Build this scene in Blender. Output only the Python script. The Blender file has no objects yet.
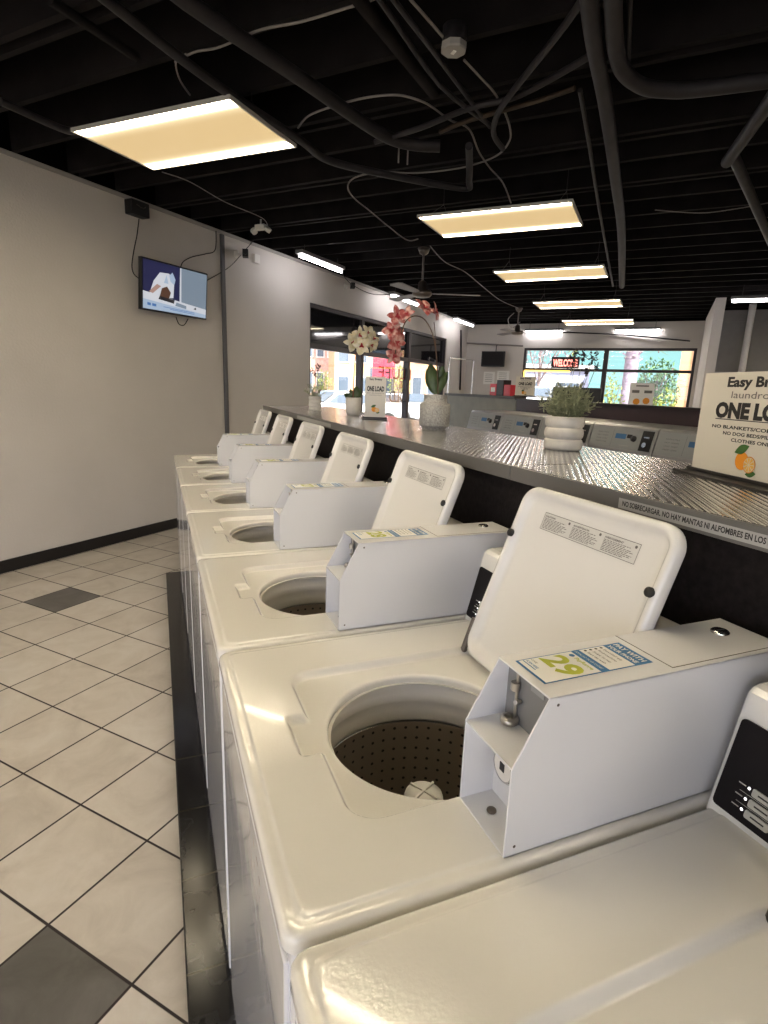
import bpy, math, random
from mathutils import Vector, Matrix
random.seed(7)
sc = bpy.context.scene
COL = sc.collection
PI = math.pi

# ------------------------------------------------------------------ camera
F = 553.35
YAW, PITCH, ROLL = 0.3887, -0.2212, 0.0358
CAM = Vector((-0.0938, -0.4564, 1.5857))
fwd = Vector((math.sin(YAW)*math.cos(PITCH), math.cos(YAW)*math.cos(PITCH), math.sin(PITCH)))
rt = Vector((math.cos(YAW), -math.sin(YAW), 0)); up0 = rt.cross(fwd)
R2 = rt*math.cos(ROLL) + up0*math.sin(ROLL); U2 = up0*math.cos(ROLL) - rt*math.sin(ROLL)
cd = bpy.data.cameras.new('camera'); co = bpy.data.objects.new('camera', cd); COL.objects.link(co)
co.matrix_world = Matrix(((R2.x, U2.x, -fwd.x, CAM.x), (R2.y, U2.y, -fwd.y, CAM.y), (R2.z, U2.z, -fwd.z, CAM.z), (0, 0, 0, 1)))
cd.sensor_fit = 'VERTICAL'; cd.sensor_height = 36; cd.lens = F/1024*36; cd.clip_start = 0.02; cd.clip_end = 300
sc.camera = co
def ray(px, py): return R2*((px-384)/F) - U2*((py-512)/F) + fwd
def onplane(px, py, n, c):
    r = ray(px, py); return CAM + r*((c - n.dot(CAM))/n.dot(r))
def atz(px, py, z): return onplane(px, py, Vector((0, 0, 1)), z)
def facing(base, px, py):
    f = Vector((fwd.x, fwd.y, 0)); return onplane(px, py, f, f.dot(Vector(base)))
# building frame: j away from the left wall, w towards the back wall
TH = 0.846
JV = Vector((math.cos(TH), -math.sin(TH), 0)); WV = Vector((math.sin(TH), math.cos(TH), 0))
O = Vector((CAM.x, CAM.y, 0)) - JV*4.663
BF = Matrix(((JV.x, WV.x, 0, O.x), (JV.y, WV.y, 0, O.y), (0, 0, 1, 0), (0, 0, 0, 1)))
BI = BF.inverted()
def BFt(j, w, z): return BF @ Matrix.Translation((j, w, z))
def onleft(px, py, off=0.0): return onplane(px, py, JV, JV.dot(O)+off)
def onback(px, py, w=13.855): return onplane(px, py, WV, WV.dot(O)+w)

# ------------------------------------------------------------------ materials
def new_mat(name):
    m = bpy.data.materials.new(name); m.use_nodes = True
    nt = m.node_tree; b = nt.nodes['Principled BSDF']
    return m, nt, b
def L(nt, a, b): nt.links.new(a, b)
def node(nt, t, **kw):
    n = nt.nodes.new(t)
    for k, v in kw.items():
        if k == 'ins':
            for i, x in v.items(): n.inputs[i].default_value = x
        else: setattr(n, k, v)
    return n
def M_(nt, op, a, b=None, c=None):
    n = node(nt, 'ShaderNodeMath', operation=op)
    for i, x in enumerate((a, b, c)):
        if x is None: continue
        if isinstance(x, (int, float)): n.inputs[i].default_value = x
        else: L(nt, x, n.inputs[i])
    return n.outputs[0]
def ramp(nt, fac, stops):
    n = node(nt, 'ShaderNodeValToRGB'); e = n.color_ramp.elements
    while len(e) < len(stops): e.new(0.5)
    for el, (p, c) in zip(e, stops): el.position = p; el.color = (*c, 1)
    L(nt, fac, n.inputs[0]); return n.outputs[0]
def mat(name, col, rough=0.5, metal=0.0, noise=0.0, nscale=8.0, bump=0.0, bscale=60.0, coat=0.0, spec=None):
    m, nt, b = new_mat(name)
    b.inputs['Roughness'].default_value = rough; b.inputs['Metallic'].default_value = metal
    b.inputs['Base Color'].default_value = (*col, 1)
    if coat: b.inputs['Coat Weight'].default_value = coat; b.inputs['Coat Roughness'].default_value = 0.05
    if spec is not None: b.inputs['Specular IOR Level'].default_value = spec
    tc = node(nt, 'ShaderNodeTexCoord')
    if noise:
        nz = node(nt, 'ShaderNodeTexNoise', ins={'Scale': nscale, 'Detail': 5.0}); L(nt, tc.outputs['Object'], nz.inputs['Vector'])
        lo = tuple(max(0, x*(1-noise)) for x in col); hi = tuple(min(1, x*(1+noise)) for x in col)
        L(nt, ramp(nt, nz.outputs['Fac'], [(0.3, lo), (0.7, hi)]), b.inputs['Base Color'])
    if bump:
        nz = node(nt, 'ShaderNodeTexNoise', ins={'Scale': bscale, 'Detail': 3.0}); L(nt, tc.outputs['Object'], nz.inputs['Vector'])
        bp = node(nt, 'ShaderNodeBump', ins={'Strength': bump, 'Distance': 0.01}); L(nt, nz.outputs['Fac'], bp.inputs['Height']); L(nt, bp.outputs[0], b.inputs['Normal'])
    return m
def emit(name, col, s):
    if name.startswith('screen_'): s = 0.5
    m, nt, b = new_mat(name); b.inputs['Base Color'].default_value = (*[x*0.3 for x in col], 1)
    b.inputs['Emission Color'].default_value = (*col, 1); b.inputs['Emission Strength'].default_value = s
    b.inputs['Roughness'].default_value = 0.4; return m

ENAMEL = mat('white_enamel', (0.80, 0.785, 0.755), 0.17, bump=0.02, bscale=160, coat=0.3)
ENAMEL_TOP = mat('white_enamel_top', (0.80, 0.78, 0.73), 0.12, bump=0.03, bscale=210, coat=0.5)
ENAMEL_SIDE = mat('white_enamel_cabinet', (0.74, 0.74, 0.76), 0.10, bump=0.10, bscale=7, coat=0.5)
SHEET = mat('painted_sheet_steel', (0.76, 0.76, 0.775), 0.24, bump=0.02, bscale=120)
PLASTIC_W = mat('white_plastic', (0.72, 0.70, 0.66), 0.35)
CREAM = mat('cream_plastic', (0.76, 0.73, 0.67), 0.4)
BLACK = mat('black_plastic', (0.012, 0.012, 0.013), 0.45)
PANEL_BLK = mat('black_control_panel', (0.008, 0.006, 0.007), 0.5, spec=0.2)
GREYP = mat('grey_plate', (0.22, 0.22, 0.225), 0.45)
CHROME = mat('chrome', (0.75, 0.74, 0.72), 0.15, 1.0)
STEELD = mat('worn_dark_steel', (0.14, 0.12, 0.10), 0.35, 0.9)
LED = emit('indicator_led', (1, 1, 1), 2.0)
BTN = mat('button_grey', (0.5, 0.5, 0.46), 0.5)
PAPER = mat('paper', (0.82, 0.81, 0.78), 0.6)
INK = mat('ink', (0.02, 0.018, 0.018), 0.6)
INKG = mat('grey_ink', (0.15, 0.14, 0.13), 0.6)
BLUE = mat('sticker_blue', (0.02, 0.16, 0.38), 0.4)
LIME = mat('sticker_lime', (0.42, 0.46, 0.02), 0.4)
WALLM = mat('wall_paint', (0.63, 0.595, 0.56), 0.65, noise=0.04, nscale=1.3, bump=0.25, bscale=55)
WALLG = mat('wall_grey', (0.50, 0.50, 0.51), 0.6, noise=0.05)
WALLGD = mat('wall_dark_grey', (0.30, 0.295, 0.30), 0.6, noise=0.05)
BASEB = mat('black_baseboard', (0.010, 0.009, 0.010), 0.35)
DECK = mat('black_ceiling_deck', (0.0025, 0.002, 0.002), 0.9, spec=0.05, noise=0.3, nscale=3)
JOIST = mat('black_joist', (0.010, 0.0085, 0.009), 0.8, spec=0.12, noise=0.3, nscale=6)
PIPE = mat('black_pipe', (0.022, 0.020, 0.023), 0.55, spec=0.25, noise=0.3, nscale=9)
PIPER = mat('pipe_rust', (0.030, 0.018, 0.010), 0.6, noise=0.5, nscale=15)
CABLEW = mat('grey_cable', (0.22, 0.20, 0.19), 0.6)
CABLEB = mat('black_cable', (0.02, 0.02, 0.02), 0.6)
FRAMEM = mat('dark_window_frame', (0.030, 0.022, 0.026), 0.4)
KNEE = mat('dark_laminate', (0.022, 0.018, 0.018), 0.65, noise=0.25, nscale=60, bump=0.1, bscale=150, spec=0.12)
FASCIA = mat('grey_fascia', (0.13, 0.125, 0.12), 0.4)
LABELG = mat('label_strip', (0.42, 0.42, 0.41), 0.5)
TRIMS = mat('steel_trim', (0.5, 0.5, 0.52), 0.3, 1.0)
GREENG = mat('grey_green_laminate', (0.20, 0.19, 0.15), 0.5, noise=0.08)
BROWN = mat('dark_brown_laminate', (0.050, 0.030, 0.036), 0.45, noise=0.1)

def tile_mat():
    m, nt, b = new_mat('floor_tiles')
    tc = node(nt, 'ShaderNodeTexCoord'); sp = node(nt, 'ShaderNodeSeparateXYZ'); L(nt, tc.outputs['Object'], sp.inputs[0])
    S = 0.3556
    u = M_(nt, 'DIVIDE', M_(nt, 'SUBTRACT', sp.outputs[0], 2.8715), S); v = M_(nt, 'DIVIDE', M_(nt, 'SUBTRACT', sp.outputs[1], 1.1225), S)
    fu = M_(nt, 'FLOOR', u); fv = M_(nt, 'FLOOR', v)
    du = M_(nt, 'SUBTRACT', 0.5, M_(nt, 'ABSOLUTE', M_(nt, 'SUBTRACT', M_(nt, 'SUBTRACT', u, fu), 0.5)))
    dv = M_(nt, 'SUBTRACT', 0.5, M_(nt, 'ABSOLUTE', M_(nt, 'SUBTRACT', M_(nt, 'SUBTRACT', v, fv), 0.5)))
    d = M_(nt, 'MINIMUM', du, dv)
    g = M_(nt, 'SMOOTH_MIN', M_(nt, 'DIVIDE', M_(nt, 'SUBTRACT', d, 0.008), 0.006), 1.0, 0.1)
    g = M_(nt, 'MAXIMUM', g, 0.0)
    def is_(a, k): return M_(nt, 'COMPARE', a, float(k), 0.4)
    dark = M_(nt, 'MAXIMUM', M_(nt, 'MULTIPLY', is_(fu, -6), is_(fv, 3)), M_(nt, 'MULTIPLY', is_(fu, 1), is_(fv, -2)))
    cx = node(nt, 'ShaderNodeCombineXYZ'); L(nt, fu, cx.inputs[0]); L(nt, fv, cx.inputs[1])
    wn = node(nt, 'ShaderNodeTexWhiteNoise'); L(nt, cx.outputs[0], wn.inputs['Vector'])
    nz = node(nt, 'ShaderNodeTexNoise', ins={'Scale': 5.0, 'Detail': 7.0, 'Roughness': 0.65, 'Distortion': 0.6}); L(nt, tc.outputs['Object'], nz.inputs['Vector'])
    f = M_(nt, 'ADD', M_(nt, 'MULTIPLY', nz.outputs['Fac'], 0.8), M_(nt, 'MULTIPLY', wn.outputs['Value'], 0.2))
    tile = ramp(nt, f, [(0.3, (0.50, 0.45, 0.385)), (0.5, (0.60, 0.55, 0.48)), (0.72, (0.67, 0.63, 0.57))])
    dk = ramp(nt, nz.outputs['Fac'], [(0.3, (0.085, 0.08, 0.07)), (0.7, (0.15, 0.14, 0.13))])
    mx = node(nt, 'ShaderNodeMix', data_type='RGBA'); L(nt, dark, mx.inputs[0]); L(nt, tile, mx.inputs[6]); L(nt, dk, mx.inputs[7])
    m2 = node(nt, 'ShaderNodeMix', data_type='RGBA'); L(nt, g, m2.inputs[0]); m2.inputs[6].default_value = (0.03, 0.022, 0.02, 1); L(nt, mx.outputs[2], m2.inputs[7])
    L(nt, m2.outputs[2], b.inputs['Base Color'])
    rg = M_(nt, 'SUBTRACT', 0.85, M_(nt, 'MULTIPLY', g, 0.45)); L(nt, rg, b.inputs['Roughness'])
    bp = node(nt, 'ShaderNodeBump', ins={'Strength': 0.4, 'Distance': 0.004}); L(nt, M_(nt, 'ADD', g, M_(nt, 'MULTIPLY', nz.outputs['Fac'], 0.3)), bp.inputs['Height']); L(nt, bp.outputs[0], b.inputs['Normal'])
    return m
TILE = tile_mat()
def curb_mat():
    m, nt, b = new_mat('black_marble_curb_tiles')
    tc = node(nt, 'ShaderNodeTexCoord'); sp = node(nt, 'ShaderNodeSeparateXYZ'); L(nt, tc.outputs['Object'], sp.inputs[0])
    v = M_(nt, 'DIVIDE', M_(nt, 'SUBTRACT', sp.outputs[1], 0.18), 0.305)
    d = M_(nt, 'ABSOLUTE', M_(nt, 'SUBTRACT', M_(nt, 'FRACT', v), 0.5)); g = M_(nt, 'GREATER_THAN', d, 0.490)
    nz = node(nt, 'ShaderNodeTexNoise', ins={'Scale': 9.0, 'Detail': 5.0, 'Distortion': 0.3}); L(nt, tc.outputs['Object'], nz.inputs['Vector'])
    vein = M_(nt, 'SUBTRACT', 1.0, M_(nt, 'MULTIPLY', M_(nt, 'ABSOLUTE', M_(nt, 'SUBTRACT', nz.outputs['Fac'], 0.5)), 25.0))
    vein = M_(nt, 'MAXIMUM', vein, 0.0)
    c = ramp(nt, vein, [(0.0, (0.012, 0.011, 0.011)), (1.0, (0.022, 0.022, 0.022))])
    mx = node(nt, 'ShaderNodeMix', data_type='RGBA'); L(nt, g, mx.inputs[0]); L(nt, c, mx.inputs[6]); mx.inputs[7].default_value = (0.035, 0.03, 0.016, 1)
    L(nt, mx.outputs[2], b.inputs['Base Color']); b.inputs['Roughness'].default_value = 0.16
    bp = node(nt, 'ShaderNodeBump', ins={'Strength': 0.32, 'Distance': 0.004}); L(nt, M_(nt, 'SUBTRACT', 1.0, g), bp.inputs['Height']); L(nt, bp.outputs[0], b.inputs['Normal'])
    return m
CURB = curb_mat()
def basket_mat():
    m, nt, b = new_mat('perforated_basket_steel')
    tc = node(nt, 'ShaderNodeTexCoord'); sp = node(nt, 'ShaderNodeSeparateXYZ'); L(nt, tc.outputs['Object'], sp.inputs[0])
    a = M_(nt, 'ARCTAN2', sp.outputs[1], sp.outputs[0]); u = M_(nt, 'MULTIPLY', a, 50/(2*PI)); v = M_(nt, 'DIVIDE', sp.outputs[2], 0.025)
    fu = M_(nt, 'SUBTRACT', M_(nt, 'FRACT', u), 0.5); fv = M_(nt, 'SUBTRACT', M_(nt, 'FRACT', v), 0.5)
    r = M_(nt, 'SQRT', M_(nt, 'ADD', M_(nt, 'POWER', fu, 2.0), M_(nt, 'POWER', fv, 2.0)))
    hole = M_(nt, 'LESS_THAN', r, 0.13)
    mx = node(nt, 'ShaderNodeMix', data_type='RGBA'); L(nt, hole, mx.inputs[0]); mx.inputs[6].default_value = (0.30, 0.25, 0.20, 1); mx.inputs[7].default_value = (0.01, 0.01, 0.01, 1)
    L(nt, mx.outputs[2], b.inputs['Base Color']); b.inputs['Roughness'].default_value = 0.5
    L(nt, M_(nt, 'MULTIPLY', M_(nt, 'SUBTRACT', 1.0, hole), 0.55), b.inputs['Metallic'])
    return m
BASKET = basket_mat()
def counter_mat():
    m, nt, b = new_mat('brushed_grooved_counter')
    tc = node(nt, 'ShaderNodeTexCoord')
    mp = node(nt, 'ShaderNodeMapping'); mp.inputs['Rotation'].default_value = (0, 0, math.radians(-52)); L(nt, tc.outputs['Object'], mp.inputs[0])
    wv = node(nt, 'ShaderNodeTexWave', wave_type='BANDS', bands_direction='Y', ins={'Scale': 22.0, 'Distortion': 0.15, 'Detail': 1.0}); L(nt, mp.outputs[0], wv.inputs[0])
    nz = node(nt, 'ShaderNodeTexNoise', ins={'Scale': 4.0, 'Detail': 4.0}); L(nt, tc.outputs['Object'], nz.inputs['Vector'])
    L(nt, ramp(nt, M_(nt, 'ADD', M_(nt, 'MULTIPLY', wv.outputs['Fac'], 0.8), M_(nt, 'MULTIPLY', nz.outputs['Fac'], 0.2)), [(0.25, (0.34, 0.33, 0.32)), (0.6, (0.78, 0.77, 0.75))]), b.inputs['Base Color'])
    b.inputs['Metallic'].default_value = 0.75; b.inputs['Roughness'].default_value = 0.15
    bp = node(nt, 'ShaderNodeBump', ins={'Strength': 0.5, 'Distance': 0.003}); L(nt, wv.outputs['Fac'], bp.inputs['Height']); L(nt, bp.outputs[0], b.inputs['Normal'])
    return m
COUNTER = counter_mat()
def lamp_mat(name, lo, hi, half):
    m, nt, b = new_mat(name)
    tc = node(nt, 'ShaderNodeTexCoord'); sp = node(nt, 'ShaderNodeSeparateXYZ'); L(nt, tc.outputs['Object'], sp.inputs[0])
    t = M_(nt, 'DIVIDE', M_(nt, 'ABSOLUTE', sp.outputs[1]), half)
    s = node(nt, 'ShaderNodeMapRange', interpolation_type='SMOOTHSTEP', ins={1: 0.45, 2: 0.98}); L(nt, t, s.inputs[0])
    g = M_(nt, 'ADD', M_(nt, 'POWER', s.outputs[0], 7.0), M_(nt, 'MULTIPLY', s.outputs[0], 0.012))
    st = M_(nt, 'ADD', lo, M_(nt, 'MULTIPLY', g, hi))
    c = ramp(nt, s.outputs[0], [(0.0, (1.0, 0.70, 0.33)), (0.55, (1.0, 0.80, 0.48)), (1.0, (1.0, 0.86, 0.62))])
    L(nt, c, b.inputs['Emission Color']); L(nt, st, b.inputs['Emission Strength']); b.inputs['Base Color'].default_value = (0.3, 0.28, 0.22, 1)
    b.inputs['Roughness'].default_value = 0.5
    return m
LAMP = lamp_mat('warm_light_diffuser', 0.36, 22.0, 0.30)
TUBE = emit('cool_tube_light', (1.0, 0.95, 0.97), 15.0)
HOUS = mat('fixture_housing', (0.45, 0.43, 0.40), 0.5)
def glass_mat():
    m, nt, b = new_mat('window_glass')
    nt.nodes.remove(b); out = nt.nodes['Material Output']
    tr = node(nt, 'ShaderNodeBsdfTransparent'); tr.inputs[0].default_value = (0.93, 0.95, 0.95, 1)
    gl = node(nt, 'ShaderNodeBsdfGlossy'); gl.inputs['Roughness'].default_value = 0.02
    fr = node(nt, 'ShaderNodeFresnel'); mx = node(nt, 'ShaderNodeMixShader'); ge = node(nt, 'ShaderNodeNewGeometry')
    L(nt, M_(nt, 'SUBTRACT', 1.45, M_(nt, 'MULTIPLY', ge.outputs['Backfacing'], 1.45-1/1.45)), fr.inputs['IOR'])
    L(nt, fr.outputs[0], mx.inputs[0]); L(nt, tr.outputs[0], mx.inputs[1]); L(nt, gl.outputs[0], mx.inputs[2]); L(nt, mx.outputs[0], out.inputs[0])
    return m
GLASS = glass_mat()

# ------------------------------------------------------------------ mesh builder
FONT_CACHE = {}
def text_mesh(s, bold):
    k = (s, bold)
    if k in FONT_CACHE: return FONT_CACHE[k]
    cu = bpy.data.curves.new('t', 'FONT'); cu.body = s; cu.size = 1.0; cu.offset = bold; cu.resolution_u = 3; cu.align_x = 'LEFT'
    o = bpy.data.objects.new('t', cu); COL.objects.link(o)
    dg = bpy.context.evaluated_depsgraph_get(); me = bpy.data.meshes.new_from_object(o.evaluated_get(dg))
    vs = [tuple(v.co) for v in me.vertices]; fs = [tuple(p.vertices) for p in me.polygons]
    bpy.data.meshes.remove(me); bpy.data.objects.remove(o); bpy.data.curves.remove(cu)
    FONT_CACHE[k] = (vs, fs); return vs, fs

class MB:
    def __init__(s, T=None): s.v = []; s.f = []; s.m = []; s.sm = []; s.T = T
    def add(s, vs, fs, mi=0, smooth=False, T=None):
        n = len(s.v)
        for p in vs:
            p = Vector(p)
            if T is not None: p = T @ p
            s.v.append(p)
        for f in fs: s.f.append([i+n for i in f]); s.m.append(mi); s.sm.append(smooth)
        return s
    def box(s, x0, x1, y0, y1, z0, z1, mi=0, T=None):
        vs = [(x, y, z) for x in (x0, x1) for y in (y0, y1) for z in (z0, z1)]
        return s.add(vs, [(0, 1, 3, 2), (4, 6, 7, 5), (0, 4, 5, 1), (2, 3, 7, 6), (0, 2, 6, 4), (1, 5, 7, 3)], mi, False, T)
    def tube(s, pts, r, n=10, mi=0, cap=True, T=None, radii=None, smooth=True):
        pts = [Vector(p) for p in pts]; vs = []; k = len(pts); prev = None
        for i, p in enumerate(pts):
            d = (pts[min(i+1, k-1)]-pts[max(i-1, 0)])
            d = d.normalized() if d.length > 1e-9 else Vector((0, 0, 1))
            if prev is None:
                a = d.orthogonal().normalized()
            else:
                a = prev - d*prev.dot(d); a = a.normalized() if a.length > 1e-6 else d.orthogonal().normalized()
            prev = a; b = d.cross(a); rr = radii[i] if radii else r
            for j in range(n): t = 2*PI*j/n; vs.append(p + a*(rr*math.cos(t)) + b*(rr*math.sin(t)))
        fs = []
        for i in range(k-1):
            for j in range(n): fs.append((i*n+j, i*n+(j+1) % n, (i+1)*n+(j+1) % n, (i+1)*n+j))
        s.add(vs, fs, mi, smooth, T)
        if cap: s.add(vs[:n], [tuple(reversed(range(n)))], mi, False, T); s.add(vs[-n:], [tuple(range(n))], mi, False, T)
        return s
    def lathe(s, prof, c=(0, 0, 0), n=40, mi=0, T=None, smooth=True, close=False):
        vs = []; fs = []; c = Vector(c)
        for r, z in prof:
            for j in range(n): t = 2*PI*j/n; vs.append(c+Vector((r*math.cos(t), r*math.sin(t), z)))
        for i in range(len(prof)-1):
            for j in range(n): fs.append((i*n+j, i*n+(j+1) % n, (i+1)*n+(j+1) % n, (i+1)*n+j))
        return s.add(vs, fs, mi, smooth, T)
    def disc(s, c, r, n=24, mi=0, T=None):
        c = Vector(c); return s.add([c+Vector((r*math.cos(2*PI*j/n), r*math.sin(2*PI*j/n), 0)) for j in range(n)], [tuple(range(n))], mi, False, T)
    def prism(s, poly, h0, h1, mi=0, T=None):   # poly in local xy, extruded in z
        n = len(poly); vs = [(x, y, h0) for x, y in poly]+[(x, y, h1) for x, y in poly]
        fs = [tuple(reversed(range(n))), tuple(range(n, 2*n))]+[(i, (i+1) % n, n+(i+1) % n, n+i) for i in range(n)]
        return s.add(vs, fs, mi, False, T)
    def quad(s, a, b, c, d, mi=0, T=None): return s.add([a, b, c, d], [(0, 1, 2, 3)], mi, False, T)
    def loft(s, rings, mi=0, smooth=True, capa=True, capb=True, T=None):
        n = len(rings[0]); vs = [p for r in rings for p in r]; fs = []
        for i in range(len(rings)-1):
            for j in range(n): fs.append((i*n+j, i*n+(j+1) % n, (i+1)*n+(j+1) % n, (i+1)*n+j))
        if capa: fs.append(tuple(reversed(range(n))))
        if capb: fs.append(tuple(range((len(rings)-1)*n, len(rings)*n)))
        return s.add(vs, fs, mi, smooth, T)
    def ell(s, c, rx, ry, rz, mi=0, T=None, nu=14, nv=8):
        vs = []; fs = []
        for i in range(nv+1):
            ph = PI*i/nv
            for j in range(nu): t = 2*PI*j/nu; vs.append((c[0]+rx*math.sin(ph)*math.cos(t), c[1]+ry*math.sin(ph)*math.sin(t), c[2]+rz*math.cos(ph)))
        for i in range(nv):
            for j in range(nu): fs.append((i*nu+j, (i+1)*nu+j, (i+1)*nu+(j+1) % nu, i*nu+(j+1) % nu))
        return s.add(vs, fs, mi, True, T)
    def text(s, txt, size, T, mi=0, bold=0.0, cx=False, width=None):
        vs, fs = text_mesh(txt, bold)
        x0 = min(v[0] for v in vs); x1 = max(v[0] for v in vs)
        k = size; kx = size if width is None else width/(x1-x0)
        off = -(x0+x1)/2 if cx else -x0
        return s.add([((v[0]+off)*kx, v[1]*k, 0) for v in vs], fs, mi, False, T)
    def build(s, name, mats, parent=None, loc=None, M=None, bevel=0, bseg=2, autosm=True):
        """vertices are given in the parent's frame unless loc / M place the object"""
        me = bpy.data.meshes.new(name); me.from_pydata([tuple(v) for v in s.v], [], s.f)
        if not isinstance(mats, (list, tuple)): mats = [mats]
        for m in mats: me.materials.append(m)
        me.polygons.foreach_set('material_index', s.m); me.polygons.foreach_set('use_smooth', s.sm)
        me.validate(); me.update()
        o = bpy.data.objects.new(name, me); COL.objects.link(o)
        if parent is not None: o.parent = parent
        if loc is not None: o.location = loc
        if M is not None: o.matrix_world = M
        if bevel:
            b = o.modifiers.new('bevel', 'BEVEL'); b.width = bevel; b.segments = bseg; b.limit_method = 'ANGLE'; b.angle_limit = math.radians(40)
            b.harden_normals = False
        return o
def frame(o, x, y):    # matrix whose local x, y are the given directions
    x = Vector(x).normalized(); y = Vector(y); y = (y - x*y.dot(x)).normalized(); z = x.cross(y); o = Vector(o)
    return Matrix(((x.x, y.x, z.x, o.x), (x.y, y.y, z.y, o.y), (x.z, y.z, z.z, o.z), (0, 0, 0, 1)))
def tag(o, label=None, cat=None, group=None, kind=None):
    if label: o['label'] = label
    if cat: o['category'] = cat
    if group: o['group'] = group
    if kind: o['kind'] = kind
    return o
def thing(name, label, cat, loc=(0, 0, 0), group=None, M=None):
    o = bpy.data.objects.new(name, None); COL.objects.link(o); o.empty_display_size = 0.1
    if M is not None: o.matrix_world = M
    else: o.location = loc
    return tag(o, label, cat, group)
def copy_tree(o, parent=None):
    c = o.copy(); COL.objects.link(c)
    if parent is not None: c.parent = parent
    for ch in list(o.children): copy_tree(ch, c)
    return c
def rrect(x0, x1, y0, y1, r, n=6):
    r = max(r, 1e-4); pts = []
    for cx, cy, a0 in ((x1-r, y0+r, -PI/2), (x1-r, y1-r, 0), (x0+r, y1-r, PI/2), (x0+r, y0+r, PI)):
        for i in range(n+1): a = a0+PI/2*i/n; pts.append((cx+r*math.cos(a), cy+r*math.sin(a)))
    return pts
def spline(pts, n=8):
    P = [Vector(p) for p in pts]; out = []
    for i in range(len(P)-1):
        p0 = P[max(i-1, 0)]; p1 = P[i]; p2 = P[i+1]; p3 = P[min(i+2, len(P)-1)]
        for k in range(n):
            t = k/n; out.append(0.5*((2*p1)+(p2-p0)*t+(2*p0-5*p1+4*p2-p3)*t*t+(3*p1-p0-3*p2+p3)*t**3))
    out.append(P[-1]); return out

# ================================================================== SETTING
HW = 3.22; WB = 13.855; JR = 9.5; WF = -4.2
def struct(name, mb, m, bevel=0, M=BF): return tag(mb.build(name, m, M=M, bevel=bevel), kind='structure')
fl = MB(); fl.quad((-0.2, WF, 0), (JR, WF, 0), (JR, WB+0.2, 0), (-0.2, WB+0.2, 0)); fl.box(-0.2, JR, WF, WB+0.2, -0.12, -0.01); struct('floor', fl, TILE)
# left wall with storefront opening
WL0, WL1, WLZ = 6.88, 12.40, 2.72
wl = MB(); wl.box(-0.2, 0, WF, WL0, 0, 3.5); wl.box(-0.2, 0, WL1, WB+0.2, 0, 3.5); wl.box(-0.2, 0, WL0, WL1, WLZ, 3.5); struct('wall_left', wl, WALLM)
# back wall with window opening
BJ0, BJ1, BZ0, BZ1 = 1.44, 5.10, 1.00, 2.63
wb = MB(); wb.box(0, BJ0, WB, WB+0.2, 0, 3.5); wb.box(BJ1, JR, WB, WB+0.2, 0, 3.5); wb.box(BJ0, BJ1, WB, WB+0.2, BZ1, 3.5); wb.box(BJ0, BJ1, WB, WB+0.2, 0, BZ0); struct('wall_back', wb, WALLM)
wr = MB(); wr.box(JR, JR+0.2, WF, WB+0.2, 0, 3.5); struct('wall_right', wr, WALLM)
# front wall (behind the viewer) with its own storefront windows
wf = MB(); wf.box(-0.2, 0.5, WF-0.2, WF, 0, 3.5); wf.box(8.8, JR, WF-0.2, WF, 0, 3.5); wf.box(0.5, 8.8, WF-0.2, WF, 2.9, 3.5); wf.box(0.5, 8.8, WF-0.2, WF, 0, 0.15); struct('wall_front', wf, WALLM)
ce = MB(); ce.box(-0.2, JR+0.2, WF-0.2, WB+0.2, 3.5, 3.6); ceil_o = struct('ceiling', ce, DECK)
lg = MB(); lg.box(0.0, 0.02, WF, WB, 3.221, 3.499); struct('trim_6', lg, DECK)
lg = MB(); lg.box(0.02, JR, WB-0.02, WB, 3.18, 3.499); struct('trim_7', lg, DECK)
for k in range(-17, 24):
    w = 3.345+0.447*k
    if w < WF+0.05 or w > WB-0.1: continue
    j = MB(); j.box(0.001, JR-0.001, w-0.02, w+0.02, 3.22, 3.499)
    if k in (0, 2, 4, -3, -6): j.box(0.001, JR-0.001, w+0.075, w+0.11, 3.22, 3.499)
    o = j.build('ceiling_joist', JOIST); o.parent = ceil_o
bb = MB(); bb.box(0, 0.015, WF, WL0, 0, 0.105); struct('baseboard_left', bb, BASEB, 0.003)
bb = MB(); bb.box(BJ0-1.4, JR, WB-0.015, WB, 0, 0.105); struct('baseboard_back', bb, BASEB, 0.003)
tr = MB(); tr.box(-0.005, 0.012, WF, WL0+6.9, 3.185, 3.219); struct('trim_1', tr, mat('wall_top_trim', (0.35, 0.33, 0.31), 0.6))
# vertical grey seam channel on the left wall
tr = MB(); tr.box(0, 0.03, 5.10, 5.15, 0.105, 3.18); struct('trim_2', tr, mat('grey_channel', (0.12, 0.12, 0.13), 0.5), 0.004)
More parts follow.
